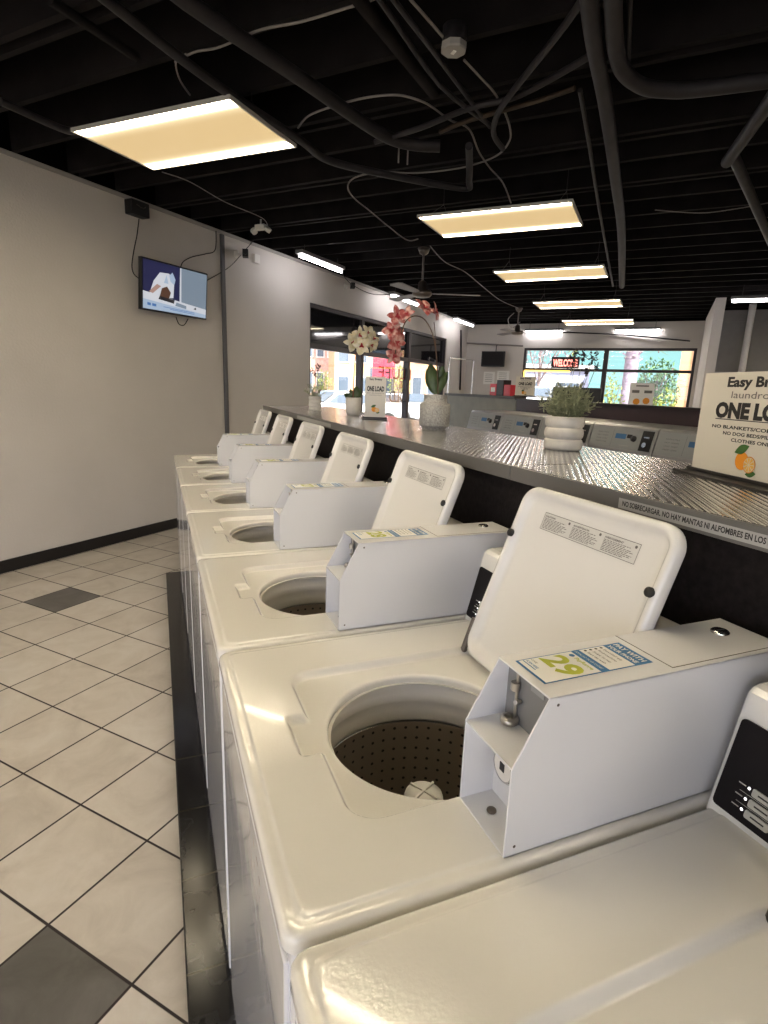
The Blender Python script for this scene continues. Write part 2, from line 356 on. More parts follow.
# windows
TINT = mat('tinted_upper_glass', (0.010, 0.010, 0.012), 0.04, coat=0.5)
def window(name, M, W, H, cols, rows, d=0.06, fr=0.05, dark=False):
    """local x across, z up, origin at lower left, frame around panes; cols / rows are divider positions"""
    root = tag(thing(name, 'x', 'x', M=M), kind='structure'); del root['label']; del root['category']
    f = MB(); f.box(0, fr, -d, d, 0, H); f.box(W-fr, W, -d, d, 0, H); f.box(fr, W-fr, -d, d, 0, fr); f.box(fr, W-fr, -d, d, H-fr, H); f.build('window_frame', FRAMEM, root, bevel=0.003)
    for c, wd in cols:
        m = MB(); m.box(c-wd/2, c+wd/2, -d*0.9, d*0.9, fr, H-fr); m.build('mullion', FRAMEM, root, bevel=0.003)
    for z, x0, x1, wd in rows:
        m = MB(); m.box(x0, x1, -d*0.85, d*0.85, z-wd/2, z+wd/2); m.build('transom', FRAMEM, root, bevel=0.003)
    zt = rows[0][0] if dark else H-fr
    g = MB(); g.box(fr, W-fr, -0.003, 0.003, fr, zt); g.build('pane', GLASS, root)
    if dark: g = MB(); g.box(fr, W-fr, -0.003, 0.003, zt, H-fr); g.build('transom_pane', TINT, root)
    return root
ML = BF @ Matrix.Translation((-0.08, WL0, 0.0)) @ Matrix.Rotation(PI/2, 4, 'Z')
window('window_1', ML, WL1-WL0, WLZ, [(1.62, 0.09), (3.55, 0.10)], [(2.14, 0.05, WL1-WL0-0.05, 0.07), (0.30, 0.05, 1.6, 0.06), (0.30, 1.7, 3.5, 0.06)], dark=True)
window('window_2', BFt(BJ0, WB+0.08, BZ0), BJ1-BJ0, BZ1-BZ0, [(1.86, 0.10)], [(1.14, 0.05, BJ1-BJ0-0.05, 0.06)], fr=0.055)
window('window_3', BFt(0.5, WF-0.1, 0.15), 8.3, 2.75, [(2.0, 0.09), (4.1, 0.09), (6.2, 0.09)], [(2.0, 0.05, 8.25, 0.07)])
# painted-dark upper lights of the storefront: a soffit board outside shades them
sf = MB(); sf.box(-1.6, -0.2, WL0-1.5, WL1+1.5, 2.75, 2.87); struct('trim_3', sf, mat('awning_board', (0.06, 0.055, 0.055), 0.7))
# partition beyond the back window, and the grey niche to its right
pt = MB(); pt.box(5.17, 5.32, 11.08, WB, 0, 3.219); struct('wall_partition', pt, WALLM)
pn = MB(); pn.box(5.32, 8.2, 12.55, 12.65, 2.1, 3.0); pn.box(5.32, 8.2, 12.50, 12.7, 3.0, 3.2); struct('trim_4', pn, WALLGD)
pn = MB(); pn.box(5.32, 8.2, 12.58, 12.68, 0, 2.1); struct('wall_niche', pn, WALLG)
po = MB(); po.lathe([(0.055, 0), (0.055, 3.218)], (5.78, 11.89, 0), 20); struct('pillar', po, mat('pillar_paint', (0.85, 0.84, 0.85), 0.5))
po = MB(); po.box(6.10, 6.3, 8.6, 11.2, 0, 3.0); struct('wall_side', po, WALLG)
po = MB(); po.box(6.15, 7.6, 8.6, 10.6, 3.0, 3.3); struct('ceiling_duct', po, mat('duct_grey', (0.10, 0.10, 0.105), 0.5))
# black tile curb under the washers
cb = MB(); cb.box(-0.10, 0.74, -1.6, 4.165, 0, 0.055); struct('trim_5', cb, CURB, 0.005, M=Matrix())

# ================================================================== WASHERS
T = 1.02; P = 0.69
OC = (0.32, 0.315); R0 = 0.175
def sd_rr(x, y, x0, x1, y0, y1, r):
    cx, cy = (x0+x1)/2, (y0+y1)/2; qx = abs(x-cx)-(x1-x0)/2+r; qy = abs(y-cy)-(y1-y0)/2+r
    return math.hypot(max(qx, 0), max(qy, 0))+min(max(qx, qy), 0)-r
def sstep(t): t = max(0, min(1, t)); return t*t*(3-2*t)
def sd_out(x, y): return sd_rr(x, y, 0.0, 0.745, 0.003, 0.687, 0.022)
def sd_rec(x, y): return min(sd_rr(x, y, 0.116, 0.56, 0.128, 0.548, 0.05), sd_rr(x, y, 0.082, 0.20, 0.287, 0.402, 0.014))
def topz(x, y, dr):
    z = T; d = -sd_out(x, y)
    z -= 0.014*sstep(-sd_rec(x, y)/0.013)
    if dr < 0.007: z -= 0.007-math.sqrt(max(0, 0.007**2-(0.007-dr)**2))
    if d < 0.010: z -= 0.010-math.sqrt(max(0, 0.010**2-(0.010-d)**2))
    z -= 0.0022*sstep((0.024-d)/0.006)
    return z
def make_washer():
    root = thing('washing_machine', 'x', 'washing machine', (0, 0, 0))
    # cabinet
    c = MB(); rr = rrect(0.010, 0.742, 0.006, 0.684, 0.014, 4)
    c.loft([[(x, y, 0.056) for x, y in rr], [(x, y, 0.998) for x, y in rr]], capb=False)
    c.build('cabinet', ENAMEL_SIDE, root)
    k = MB(); k.box(0.004, 0.012, 0.025, 0.665, 0.12, 0.965); k.build('front_panel', ENAMEL_SIDE, root, bevel=0.004, bseg=3)
    # top
    t = MB(); N = 288; rings = []
    outs = []
    for i in range(N):
        a = 2*PI*i/N; lo, hi = R0, 0.9
        for _ in range(30):
            m = (lo+hi)/2
            if sd_out(OC[0]+m*math.cos(a), OC[1]+m*math.sin(a)) < 0: lo = m
            else: hi = m
        outs.append(lo)
    offs_in = [0, 0.0003, 0.001, 0.002, 0.0035, 0.0055, 0.0075, 0.015]; K = 84
    offs_out = [0.016, 0.0105, 0.008, 0.0055, 0.0035, 0.002, 0.0009, 0.0002, 0]
    nr = len(offs_in)+K+len(offs_out)
    for q in range(nr):
        ring = []
        for i in range(N):
            a = 2*PI*i/N; ro = outs[i]
            if q < len(offs_in): r = R0+offs_in[q]
            elif q < len(offs_in)+K:
                s = (q-len(offs_in)+1)/(K+1); r = R0+0.015+(ro-0.016-R0-0.015)*s
            else: r = ro-offs_out[q-len(offs_in)-K]
            x = OC[0]+r*math.cos(a); y = OC[1]+r*math.sin(a); ring.append((x, y, topz(x, y, r-R0)))
        rings.append(ring)
    inner = [(x, y, z-0.002) for x, y, z in rings[0]]; inner0 = [(OC[0]+(x-OC[0])*1.01, OC[1]+(y-OC[1])*1.01, z-0.012) for x, y, z in rings[0]]; outer = [(x, y, z-0.003) for x, y, z in rings[-1]]; outer2 = [(x, y, T-0.024) for x, y, z in rings[-1]]
    t.loft([inner0, inner]+rings+[outer, outer2], capa=False, capb=False)
    t.build('top', ENAMEL_TOP, root)
    # tub ring, basket, agitator
    ox, oy = OC
    tb = MB(); tb.lathe([(0.170, T-0.030), (0.192, T-0.032), (0.205, T-0.040), (0.206, T-0.055), (0.196, T-0.068), (0.190, T-0.080), (0.199, T-0.090), (0.200, T-0.108), (0.196, T-0.128), (0.2, T-0.132), (0.235, T-0.134), (0.235, T-0.2)], (ox, oy, 0), 64)
    tb.build('tub_ring', CREAM, root)
    bk = MB(); bk.lathe([(0.197, 0.0), (0.199, 0.004), (0.202, 0.0)], (0, 0, 0), 64, 1); bk.lathe([(0.197, 0.002), (0.198, -0.34), (0.185, -0.375), (0.02, -0.36)], (0, 0, 0), 64, 0)
    bk.build('basket', [BASKET, CHROME], root, loc=(ox, oy, 0.883))
    ag = MB(); ag.lathe([(0.0, 0.873), (0.016, 0.872), (0.034, 0.867), (0.036, 0.86), (0.036, 0.82), (0.042, 0.8), (0.055, 0.64), (0.09, 0.56), (0.165, 0.53)], (ox, oy, 0), 40)
    for a in (0.5, 0.5+PI/2): ag.box(-0.03, 0.03, -0.002, 0.002, 0.871, 0.8755, T=Matrix.Translation((ox, oy, 0)) @ Matrix.Rotation(a, 4, 'Z'))
    ag.build('agitator', PLASTIC_W, root)
    # lid, open and leaning back: u up the lid, v along -y, n towards the user
    U = Vector((0.135, 0, 0.37)).normalized(); LM = frame((0.522, 0.532, T-0.003), (0, -1, 0), U)
    LW, LH = 0.402, 0.396; n = Vector((0, -1, 0)).cross(U)
    sg = 1 if n.x < 0 else -1
    prof = [(0.010, -0.016), (0.003, -0.014), (0.0, -0.009), (0.0, 0.006), (0.003, 0.011), (0.008, 0.013), (0.014, 0.011), (0.020, 0.004), (0.026, -0.001), (0.034, -0.003)]
    ld = MB(LM); rings = []
    for ins, w in prof: rings.append([(x, y, w*sg) for x, y in rrect(ins, LW-ins, ins, LH-ins, max(0.042-ins, 0.012), 8)])
    ld.loft(rings, T=LM); lid = ld.build('lid', ENAMEL, root)
    for i, (v, u) in enumerate(((0.012, 0.283), (LW-0.014, 0.283))):
        b = MB(); b.lathe([(0.0085, 0.0), (0.0085, 0.006), (0.006, 0.008), (0.0, 0.008)], n=20, T=LM @ Matrix.Translation((v, u, 0.011)) ); b.build('bumper', BLACK, lid)
    s = MB(); x0, x1, y0, y1 = 0.076, 0.327, 0.314, 0.350; e = -0.0020
    TL = lambda x, y, z=e: LM @ Matrix.Translation((x, y, z))
    def bar(xa, xb, ya, yb, mi=1, z=e+0.0004): s.quad((xa, ya, z), (xb, ya, z), (xb, yb, z), (xa, yb, z), mi, LM)
    bar(x0, x1, y0, y1, 0, e)
    lw = 0.0009
    for xa, xb, ya, yb in ((x0, x1, y0, y0+lw), (x0, x1, y1-lw, y1), (x0, x0+lw, y0, y1), (x1-lw, x1, y0, y1)): bar(xa, xb, ya, yb)
    for q, hd in enumerate(('CAUTION', 'ADVERTENCIA', 'AVERTISSEMENT')):
        cx0 = x0+0.004+q*0.0835
        s.text(hd, 0.0048, TL(cx0, y1-0.009, e+0.0005), 1, bold=0.03, width=0.030 if q == 0 else 0.044)
        s.disc((cx0+0.072, y1-0.007, e+0.0005), 0.0028, 12, 1, LM)
        for r in range(8):
            yy = y1-0.0125-r*0.0028; ww = (0.062, 0.05, 0.066, 0.07, 0.058, 0.07, 0.066, 0.052)[r]
            xx = cx0
            while xx < cx0+ww:
                w_ = random.uniform(0.004, 0.010); bar(xx, min(xx+w_, cx0+ww), yy, yy+0.0011); xx += w_+0.0016
    s.build('warning_label', [mat('lid_label_white', (0.66, 0.65, 0.62), 0.4), INKG], lid)
    h = MB(); h.tube([LM @ Vector((-0.001, 0.000, 0.006)), LM @ Vector((-0.001, 0.075, 0.008))], 0.007, 10); h.ell(LM @ Vector((-0.001, 0.0, 0.004)), 0.007, 0.007, 0.007)
    h.build('lid_hinge', STEELD, root)
    # console
    cs = MB(); prof = [(0.607, T-0.012), (0.649, 1.180), (0.652, 1.190), (0.660, 1.197), (0.672, 1.200), (0.735, 1.200), (0.745, 1.19), (0.75, T-0.012)]
    rings = []
    for y, k in ((0.132, 0.97), (0.139, 1.0), (0.684, 1.0), (0.690, 0.985)): rings.append([((x-0.68)*k+0.68, y, (z-1.08)*k+1.08) for x, z in prof])
    cs.loft(rings, smooth=False); con = cs.build('console', ENAMEL, root, bevel=0.004, bseg=3)
    CM = frame((0.607, 0.693, T), (0, -1, 0), (0.043, 0, 0.17)); nz = 0.0024 if (Vector((0, -1, 0)).cross(Vector((0.043, 0, 0.17)))).x < 0 else -0.0024
    p = MB(); rr = rrect(0.012, 0.545, 0.010, 0.140, 0.006, 3); p.loft([[(x, y, 0) for x, y in rr], [(x, y, nz) for x, y in rr]], T=CM, smooth=False); p.build('control_panel', PANEL_BLK, con)
    for q in range(3):
        zz = 0.026+q*0.0155; sh = -q*0.0
        b = MB(); rr = rrect(0.056, 0.088, zz-0.0055, zz+0.0055, 0.0025, 3); b.loft([[(x, y, nz) for x, y in rr], [(x, y, nz*2) for x, y in rr]], T=CM, smooth=False)
        b.box(0.064, 0.082, zz-0.001, zz+0.001, nz*2, nz*2.15, 1, CM); b.build('button', [BTN, INK], con)
        b = MB(); b.disc((0.0505, zz+0.001, nz*1.1), 0.0019, 12, 0, CM); b.build('indicator_light', LED, con)
        b = MB(); b.box(0.036, 0.046, zz+0.0005, zz+0.002, nz, nz*1.1, 0, CM)
        if q: b.box(0.040, 0.095, zz-0.0082, zz-0.0076, nz, nz*1.1, 0, CM)
        b.build('panel_marking', BTN, con)
    # coin box: folded sheet metal, open at the front
    bx0, bx1, y0, y1, bh = 0.277, 0.755, 0.017, 0.128, 0.213; t_ = 0.0028
    side = [(bx0, 0), (bx1, 0), (bx1, bh), (0.324, bh), (bx0, 0.125)]
    cbx = MB()
    for ya in (y0, y1-t_):
        SM = Matrix(((1, 0, 0, 0), (0, 0, 1, ya), (0, 1, 0, T-0.001), (0, 0, 0, 1)))
        cbx.prism(side, 0, t_, 0, SM)
    cbx.box(0.322, bx1, y0, y1, T+bh-0.001-t_, T+bh-0.001); cbx.box(bx0, bx1, y0, y1, T-0.001, T+0.0015)
    cbx.box(bx1-t_, bx1, y0, y1, T, T+bh-0.001)
    box = cbx.build('coin_box', SHEET, root, bevel=0.0009)
    m = MB(); m.box(bx0+0.0005, 0.345, y0+t_, y1-t_, T+0.1225, T+0.125); m.build('shelf', SHEET, box)
    m = MB(); m.box(0.340, 0.344, y0+t_, y1-t_, T+0.125, T+bh-0.004)
    m.box(0.3385, 0.340, y0+0.03, y0+0.056, T+0.188, T+0.205, 1); m.box(0.338, 0.3386, y0+0.034, y0+0.052, T+0.195, T+0.198, 0)
    m.build('coin_mechanism_plate', [GREYP, mat('plate_label', (0.32, 0.32, 0.33), 0.5)], box)
    m = MB(); yy = 0.098; m.tube([(0.336, yy, T+0.13), (0.336, yy, T+0.21)], 0.0025, 10); m.tube([(0.333, yy, T+0.176), (0.333, yy, T+0.187)], 0.0065, 14)
    m.lathe([(0.010, 0), (0.0125, 0.002), (0.0125, 0.008), (0.010, 0.010), (0.007, 0.010)], (0.328, yy, T+0.127), 20); m.tube([(0.338, yy-0.006, T+0.16), (0.326, yy-0.012, T+0.165)], 0.003, 8)
    m.build('coin_lever', mat('lever_steel', (0.45, 0.42, 0.38), 0.3, 0.9), box)
    m = MB(); m.box(0.330, 0.333, y0+0.03, y1-t_, T+0.0, T+0.12); m.build('inner_plate', SHEET, box)
    m = MB(); LKM = frame((0.330, 0.095, T+0.062), (0, -1, 0), (0, 0, 1)); 
    if LKM.col[2].x > 0: LKM = frame((0.330, 0.095, T+0.062), (0, 1, 0), (0, 0, 1))
    m.lathe([(0.024, 0), (0.024, 0.006), (0.021, 0.009), (0.0195, 0.009)], n=28, mi=0, T=LKM); m.disc((0, 0, 0.0085), 0.0195, 24, 1, LKM); m.box(-0.005, 0.005, -0.006, 0.006, 0.0086, 0.0096, 2, LKM)
    m.build('lock', [CHROME, PLASTIC_W, BLACK], box)
    m = MB(); m.ell((0.305, 0.088, T+0.003), 0.007, 0.007, 0.004); m.build('screw', STEELD, box)
    m = MB(); zt = T+bh-0.001
    for (xa, xb, ya, yb) in ((0.530, 0.5312, y0+0.008, y1), (0.530, bx1-0.01, y0+0.008, y0+0.0092)): m.box(xa, xb, ya, yb, zt, zt+0.0004)
    m.build('access_seam', mat('seam_shadow_gap', (0.12, 0.11, 0.10), 0.7), box)
    m = MB(); m.lathe([(0.0135, 0), (0.0135, 0.003), (0.011, 0.005), (0.0, 0.005)], (0.700, 0.086, zt), 24); m.box(0.692, 0.708, 0.085, 0.087, zt+0.0045, zt+0.0055, 1); m.build('key_lock', [CHROME, BLACK], box)
    for (x, z) in ((0.292, 0.012), (0.336, 0.2)): m = MB(); m.ell((x, y0, T+z), 0.0022, 0.0008, 0.0022, nu=8, nv=4); m.build('rivet', STEELD, box)
    return root, box
def sticker(box, num):
    zt = T+0.2122; SM = frame((0.336, 0.108, zt), (0, -1, 0), (1, 0, 0)); m = MB()
    W_, H_ = 0.063, 0.181; up = SM.col[2].z; e = 0.0003*(1 if up > 0 else -1)
    def r(x0, x1, y0, y1, mi, k): m.quad((x0, y0, e*k), (x1, y0, e*k), (x1, y1, e*k), (x0, y1, e*k), mi, SM)
    r(0, W_, 0, H_, 1, 1); r(0.0018, W_-0.0018, 0.0035, 0.092, 0, 2); r(0.0018, W_-0.0018, 0.106, 0.150, 0, 2)
    tt = lambda x, y: SM @ Matrix.Translation((x, y, e*3))
    m.text(num, 0.052, tt(0.0045, 0.036), 2, bold=0.035, width=0.053)
    r(0.003, 0.030, 0.010, 0.0115, 1, 3); m.text('SCAN HERE', 0.006, tt(0.004, 0.014), 1, bold=0.02, width=0.024); m.text('CODE', 0.005, tt(0.004, 0.022), 3, width=0.012)
    m.text('PayRange', 0.009, tt(0.020, 0.082), 2, bold=0.02, width=0.034); m.disc((0.012, 0.085, e*3), 0.004, 14, 1, SM)
    m.text('DOWNLOAD THE APP TO START', 0.006, tt(0.004, 0.0965), 0, width=0.052)
    for q, tx in enumerate(('Download app', 'Find machine', 'Swipe to pay', 'Start the wash')):
        m.text(tx, 0.0062, tt(0.012, 0.140-q*0.0095), 3, width=0.034); m.disc((0.0065, 0.142-q*0.0095, e*3), 0.0022, 10, 3, SM)
    m.text('PAY WITH', 0.013, tt(0.004, 0.166), 0, bold=0.03, width=0.054); m.text('YOUR PHONE', 0.010, tt(0.004, 0.154), 0, bold=0.03, width=0.054)
    return m.build('payment_sticker', [PAPER, BLUE, LIME, INK], box)
wash0, box0 = make_washer()
WLBL = ['nearest white top-load washer, cut by the frame, black control panel in view',
        'white top-load washer with sticker 29 and the largest open lid, perforated basket in view',
        'second white top-load washer up the row, right behind the one with sticker 29',
        'third washer beyond the sticker-29 machine end, box standing in the middle of the row, lid below the tallest orchid pot',
        'third white top-load washer counted from the far end of the row, lid open',
        'second-to-last white top-load washer at the far end of the row, lid open',
        'last white top-load washer of the row, smallest in view, nearest the television wall']
WLBL[3] = 'white top-load washer exactly in the middle of the row of seven'
washers = []
for k in range(7):
    w = wash0 if k == 0 else copy_tree(wash0)
    w.location = (0, (k-1)*P, 0); w['label'] = WLBL[k]; w['group'] = 'top-load washing machines along the counter'
    washers.append(w)
for k in (1, 2, 3, 4, 5, 6):
    b = [c for c in washers[k].children if c.name.startswith('coin_box')][0]
    sticker(b, str(30-k) if k < 6 else '24')

# ================================================================== COUNTER
ZC = 1.405; cx0, cx1, cyE = 0.73, 1.32, 4.30
ct = thing('counter', 'long counter with glossy grey top, grey edge band and dark front behind the washers', 'counter', (0, 0, 0))
m = MB(); m.box(cx0+0.002, cx1, -1.6, 0.709, ZC-0.034, ZC); m.build('countertop_slab', COUNTER, ct, bevel=0.002)
m = MB(); m.box(cx0+0.002, cx1, 0.715, cyE, ZC-0.034, ZC); m.build('countertop_slab', COUNTER, ct, bevel=0.002)
m = MB(); m.box(cx0-0.006, cx0+0.002, -1.6, 0.709, ZC-0.036, ZC-0.0005); m.build('edge_band', FASCIA, ct, bevel=0.001)
m = MB(); m.box(cx0-0.006, cx0+0.002, 0.712, cyE, ZC-0.036, ZC-0.0005); m.build('edge_band', FASCIA, ct, bevel=0.001)
m = MB(); KM = Matrix(((0, 0, 1, 0), (1, 0, 0, 0), (0, 1, 0, 0), (0, 0, 0, 1)))
m.prism([(-1.6, 0), (5.0, 0), (5.55, 0.9), (5.35, 1.10), (cyE, ZC-0.037), (-1.6, ZC-0.037)], 0.80, 0.84, T=KM); m.build('front_panel', KNEE, ct)
m = MB(); m.box(cx1-0.08, cx1-0.04, -1.6, cyE-0.02, 0, ZC-0.037); m.build('rear_panel', KNEE, ct)
EM = frame((cx0-0.0066, 0.345, ZC-0.024), (0, -1, 0), (0, 0, 1)); m = MB(); ez = 0.0004 if EM.col[2].x < 0 else -0.0004
m.quad((0, -0.006, 0), (1.6, -0.006, 0), (1.6, 0.0135, 0), (0, 0.0135, 0), 0, EM)
m.text('NO SOBRECARGAR. NO HAY MANTAS NI ALFOMBRES EN LOS LAVADORES', 0.0135, EM @ Matrix.Translation((0.010, 0.000, ez)), 1, bold=0.03, width=0.335)
m.build('notice_strip', [LABELG, INK], ct)
m = MB(); EM2 = frame((cx0-0.0066, 3.05, ZC-0.024), (0, -1, 0), (0, 0, 1)); m.quad((0, -0.006, 0), (0.75, -0.006, 0), (0.75, 0.0135, 0), (0, 0.0135, 0), 0, EM2); m.build('notice_strip', [LABELG], ct)

# ================================================================== COUNTER ITEMS
POTW = mat('ceramic_white', (0.66, 0.63, 0.58), 0.45, noise=0.06, nscale=40)
POTS = mat('speckled_ceramic', (0.42, 0.41, 0.38), 0.7, noise=0.35, nscale=160)
LEAFD = mat('dark_leaf', (0.045, 0.075, 0.022), 0.4, noise=0.3, nscale=30)
LEAFB = mat('bush_leaf', (0.34, 0.36, 0.22), 0.6, noise=0.35, nscale=40)
FLD = mat('dark_purple_flower', (0.030, 0.016, 0.016), 0.7, noise=0.4, nscale=50)
STEM = mat('stem_brown', (0.10, 0.055, 0.03), 0.6)
STEMG = mat('stem_green', (0.13, 0.14, 0.08), 0.6)
SOIL = mat('soil', (0.03, 0.02, 0.015), 0.9, noise=0.4, nscale=80)
def petal_mat(name, mid, edge):
    m, nt, b = new_mat(name); tc = node(nt, 'ShaderNodeTexCoord')
    nz = node(nt, 'ShaderNodeTexNoise', ins={'Scale': 45.0, 'Detail': 3.0}); L(nt, tc.outputs['Object'], nz.inputs['Vector'])
    L(nt, ramp(nt, nz.outputs['Fac'], [(0.42, mid), (0.62, edge)]), b.inputs['Base Color']); b.inputs['Roughness'].default_value = 0.5
    return m
PETR = petal_mat('orchid_petal_red', (0.38, 0.07, 0.065), (0.62, 0.38, 0.33)); PETC = petal_mat('orchid_petal_cream', (0.70, 0.62, 0.40), (0.78, 0.74, 0.62))
ROSE = mat('orchid_throat', (0.35, 0.02, 0.03), 0.5)
def leaf(mb, base, tip, width, bulge, mi=0, n=8, fold=0.2, side=None):
    base = Vector(base); tip = Vector(tip); d = tip-base; ln = d.length; d.normalize()
    s = side if side is not None else d.cross(Vector((0.3, 0.2, 1))); 
    s = Vector(s); s = (s-d*s.dot(d)).normalized(); nrm = d.cross(s); vs = []; th = max(0.0008, width*0.05)
    for lay in (1, -1):
        for i in range(n+1):
            t = i/n; w = width*math.sin(PI*min(1, t*0.92+0.06))**0.75; c = base+d*(ln*t)+nrm*(bulge*math.sin(PI*t))
            for q in (-1, -0.5, 0, 0.5, 1): vs.append(c+s*(q*w/2)+nrm*(abs(q)*fold*w*0.5)+nrm*(lay*th*(1-abs(q))))
    fs = []; o = (n+1)*5
    for i in range(n):
        for q in range(4):
            a = i*5+q; fs.append((a, a+1, a+6, a+5)); fs.append((o+a, o+a+5, o+a+6, o+a+1))
        fs.append((i*5, i*5+5, o+i*5+5, o+i*5)); fs.append((i*5+4, o+i*5+4, o+i*5+9, i*5+9))
    mb.add(vs, fs, mi, True)
def orchid_flower(parent, c, r, facing_dir, pm, seed):
    rnd = random.Random(seed); f = Vector(facing_dir).normalized(); a = f.orthogonal().normalized(); b = f.cross(a); m = MB(); a0 = rnd.random()*6
    c = Vector(c)
    for i in range(5):
        t = a0+2*PI*i/5+rnd.uniform(-.15, .15); d = a*math.cos(t)+b*math.sin(t); w = r*(0.85 if i % 2 else 0.6)
        leaf(m, c+d*r*0.05, c+d*r*rnd.uniform(0.9, 1.1)+f*r*rnd.uniform(-0.1, 0.3), w, r*0.12, 0, 6, 0.1, side=f.cross(d))
    for i in range(3):
        t = a0+0.6+2*PI*i/3; d = a*math.cos(t)+b*math.sin(t); leaf(m, c+f*r*0.05, c+d*r*0.3+f*r*0.3, r*0.22, r*0.05, 1, 4, 0.2, side=f.cross(d))
    m.build('flower', [pm, ROSE], parent)
def ribbed_pot(parent, c, r, h, nr):
    m = MB(); prof = [(0.001, 0.0), (r*0.8, 0.0)]
    for k in range(nr):
        z0 = h*k/nr
        for q in range(9): t = PI*q/8; prof.append((r*(0.90+0.10*math.sin(t)), z0+h/nr*(0.04+0.92*(1-math.cos(t))/2)))
    prof += [(r*0.84, h*0.99), (r*0.82, h*0.85), (0.001, h*0.85)]
    m.lathe(prof, c, 40); m.build('pot', POTW, parent)
    s = MB(); s.disc((c[0], c[1], c[2]+h*0.87), r*0.8, 24); s.build('soil', SOIL, parent)
def bush_plant(c, r, h, label, foliage_r, foliage_h, nleaf, flowers, seed, nr=4):
    rnd = random.Random(seed); c = Vector(c); root = thing('potted_plant', label, 'potted plant', c)
    o = Vector((0, 0, 0)); ribbed_pot(root, o, r, h, nr)
    m = MB()
    for i in range(nleaf):
        a = rnd.random()*2*PI; el = rnd.uniform(0.1, 1.3); q = rnd.uniform(0.25, 1.0)
        b = Vector((math.cos(a)*r*0.4*rnd.random(), math.sin(a)*r*0.4*rnd.random(), h*0.85))
        t = Vector((math.cos(a)*foliage_r*math.cos(el), math.sin(a)*foliage_r*math.cos(el), h+foliage_h*(0.15+0.85*math.sin(el))))
        mid = b.lerp(t, q); m.tube([b, mid], 0.0007, 3, 0, cap=False)
        for k in range(3):
            d = Vector((rnd.uniform(-1, 1), rnd.uniform(-1, 1), rnd.uniform(-0.3, 1))).normalized(); leaf(m, mid, mid+d*rnd.uniform(0.012, 0.024)*foliage_r/0.08, 0.0045*foliage_r/0.08, 0.001, 0, 3)
    tag(m.build('foliage', LEAFB, root), kind=None)
    st = MB(); fl_ = MB()
    for (fx, fy, fz, fr) in flowers:
        p = Vector((fx, fy, fz)); st.tube(spline([(fx*0.3, fy*0.3, h*0.9), (fx*0.7, fy*0.7, (h+fz)/2), p]), 0.0011, 5, 0, cap=False)
        for k in range(36):
            d = Vector((rnd.gauss(0, 1), rnd.gauss(0, 1), rnd.gauss(0, 1))).normalized(); q = p+Vector((d.x*fr*0.6, d.y*fr*0.6, d.z*fr*1.2))*rnd.random()
            leaf(fl_, q, q+d*fr*0.5, fr*0.4, 0.002, 0, 3)
    st.build('stem', STEMG, root); fl_.build('flower', FLD, root)
    return root
def rel(c, p): return Vector(p)-Vector(c)
c1 = (1.153, 1.038, ZC); fr1 = []
for px, py, fr in ((572, 362, 0.026), (582, 357, 0.022), (592, 358, 0.026), (575, 352, 0.018), (586, 370, 0.02), (597, 366, 0.016)):
    p = rel(c1, facing(c1, px, py)); fr1.append((p.x, p.y+random.uniform(-.01, .01), p.z, fr*0.75))
fr1 = fr1[:6]
bush_plant(c1, 0.063, 0.110, 'plant with bushy grey-green leaves and dark purple blooms in ribbed white pot, nearest on counter', 0.088, 0.105, 420, fr1, 3, 3)
# small ribbed pot at the far end
c4 = (0.967, 3.53, ZC); fr4 = []
for px, py, fr in ((312, 370, 0.022), (318, 368, 0.026), (315, 374, 0.02)):
    p = rel(c4, facing(c4, px, py)); fr4.append((p.x, p.y, p.z, fr))
bush_plant(c4, 0.046, 0.102, 'small plant in ribbed white pot at the far left end of the counter', 0.085, 0.10, 90, fr4, 5, 4)
# tall red orchid in speckled pot
c2 = Vector((1.082, 1.845, ZC)); orc = thing('potted_orchid', 'tall arching red and white orchid in speckled grey jar pot on the counter', 'potted plant', c2)
m = MB(); m.lathe([(0.001, 0), (0.054, 0), (0.056, 0.012), (0.064, 0.016), (0.069, 0.022), (0.070, 0.110), (0.066, 0.118), (0.054, 0.122), (0.052, 0.15), (0.055, 0.155), (0.050, 0.157), (0.047, 0.14), (0.001, 0.14)], n=44); m.build('pot', POTS, orc)
def O2(px, py, dz=0.0):
    p = facing(c2, px, py)-c2; return p
vdir = Vector((fwd.x, fwd.y, 0)).normalized()
m = MB()
for (bx, by, tx, ty, w, dp) in ((436, 392, 430, 364, 0.062, -0.012), (437, 392, 443, 366, 0.055, 0.008), (434, 391, 427, 369, 0.04, 0.02), (438, 391, 447, 372, 0.04, -0.02)):
    leaf(m, O2(bx, by)+Vector((0, 0, -0.01)), O2(tx, ty)+vdir*dp, w, 0.012, 0, 10, 0.15, side=R2)
m.build('leaf', LEAFD, orc)
m = MB(); m.tube(spline([O2(438, 394), O2(437, 365), O2(435, 345), O2(431, 330), O2(424, 319), O2(415, 316), O2(407, 320), O2(402, 330), O2(398, 342), O2(395, 354)]), 0.0028, 8); m.tube(spline([O2(436, 350), O2(435, 333), O2(434, 322)]), 0.0016, 6); m.build('stem', STEM, orc)
for i, (px, py, r, fx, fy, fz) in enumerate(((397, 316, 0.046, -0.2, -1, 0.1), (408, 314, 0.035, -0.7, -0.6, 0.2), (424, 309, 0.052, 0.1, -0.7, 0.6), (435, 312, 0.044, 0.6, -0.6, 0.2), (392, 331, 0.046, -0.5, -0.8, 0.3), (396, 343, 0.046, 0.1, -1, 0), (399, 334, 0.036, 0.6, -0.7, 0), (394, 356, 0.040, -0.3, -0.9, -0.2))):
    orchid_flower(orc, O2(px, py)+vdir*random.uniform(-0.02, 0.02), r, (fx, fy, fz), PETR, i+20)
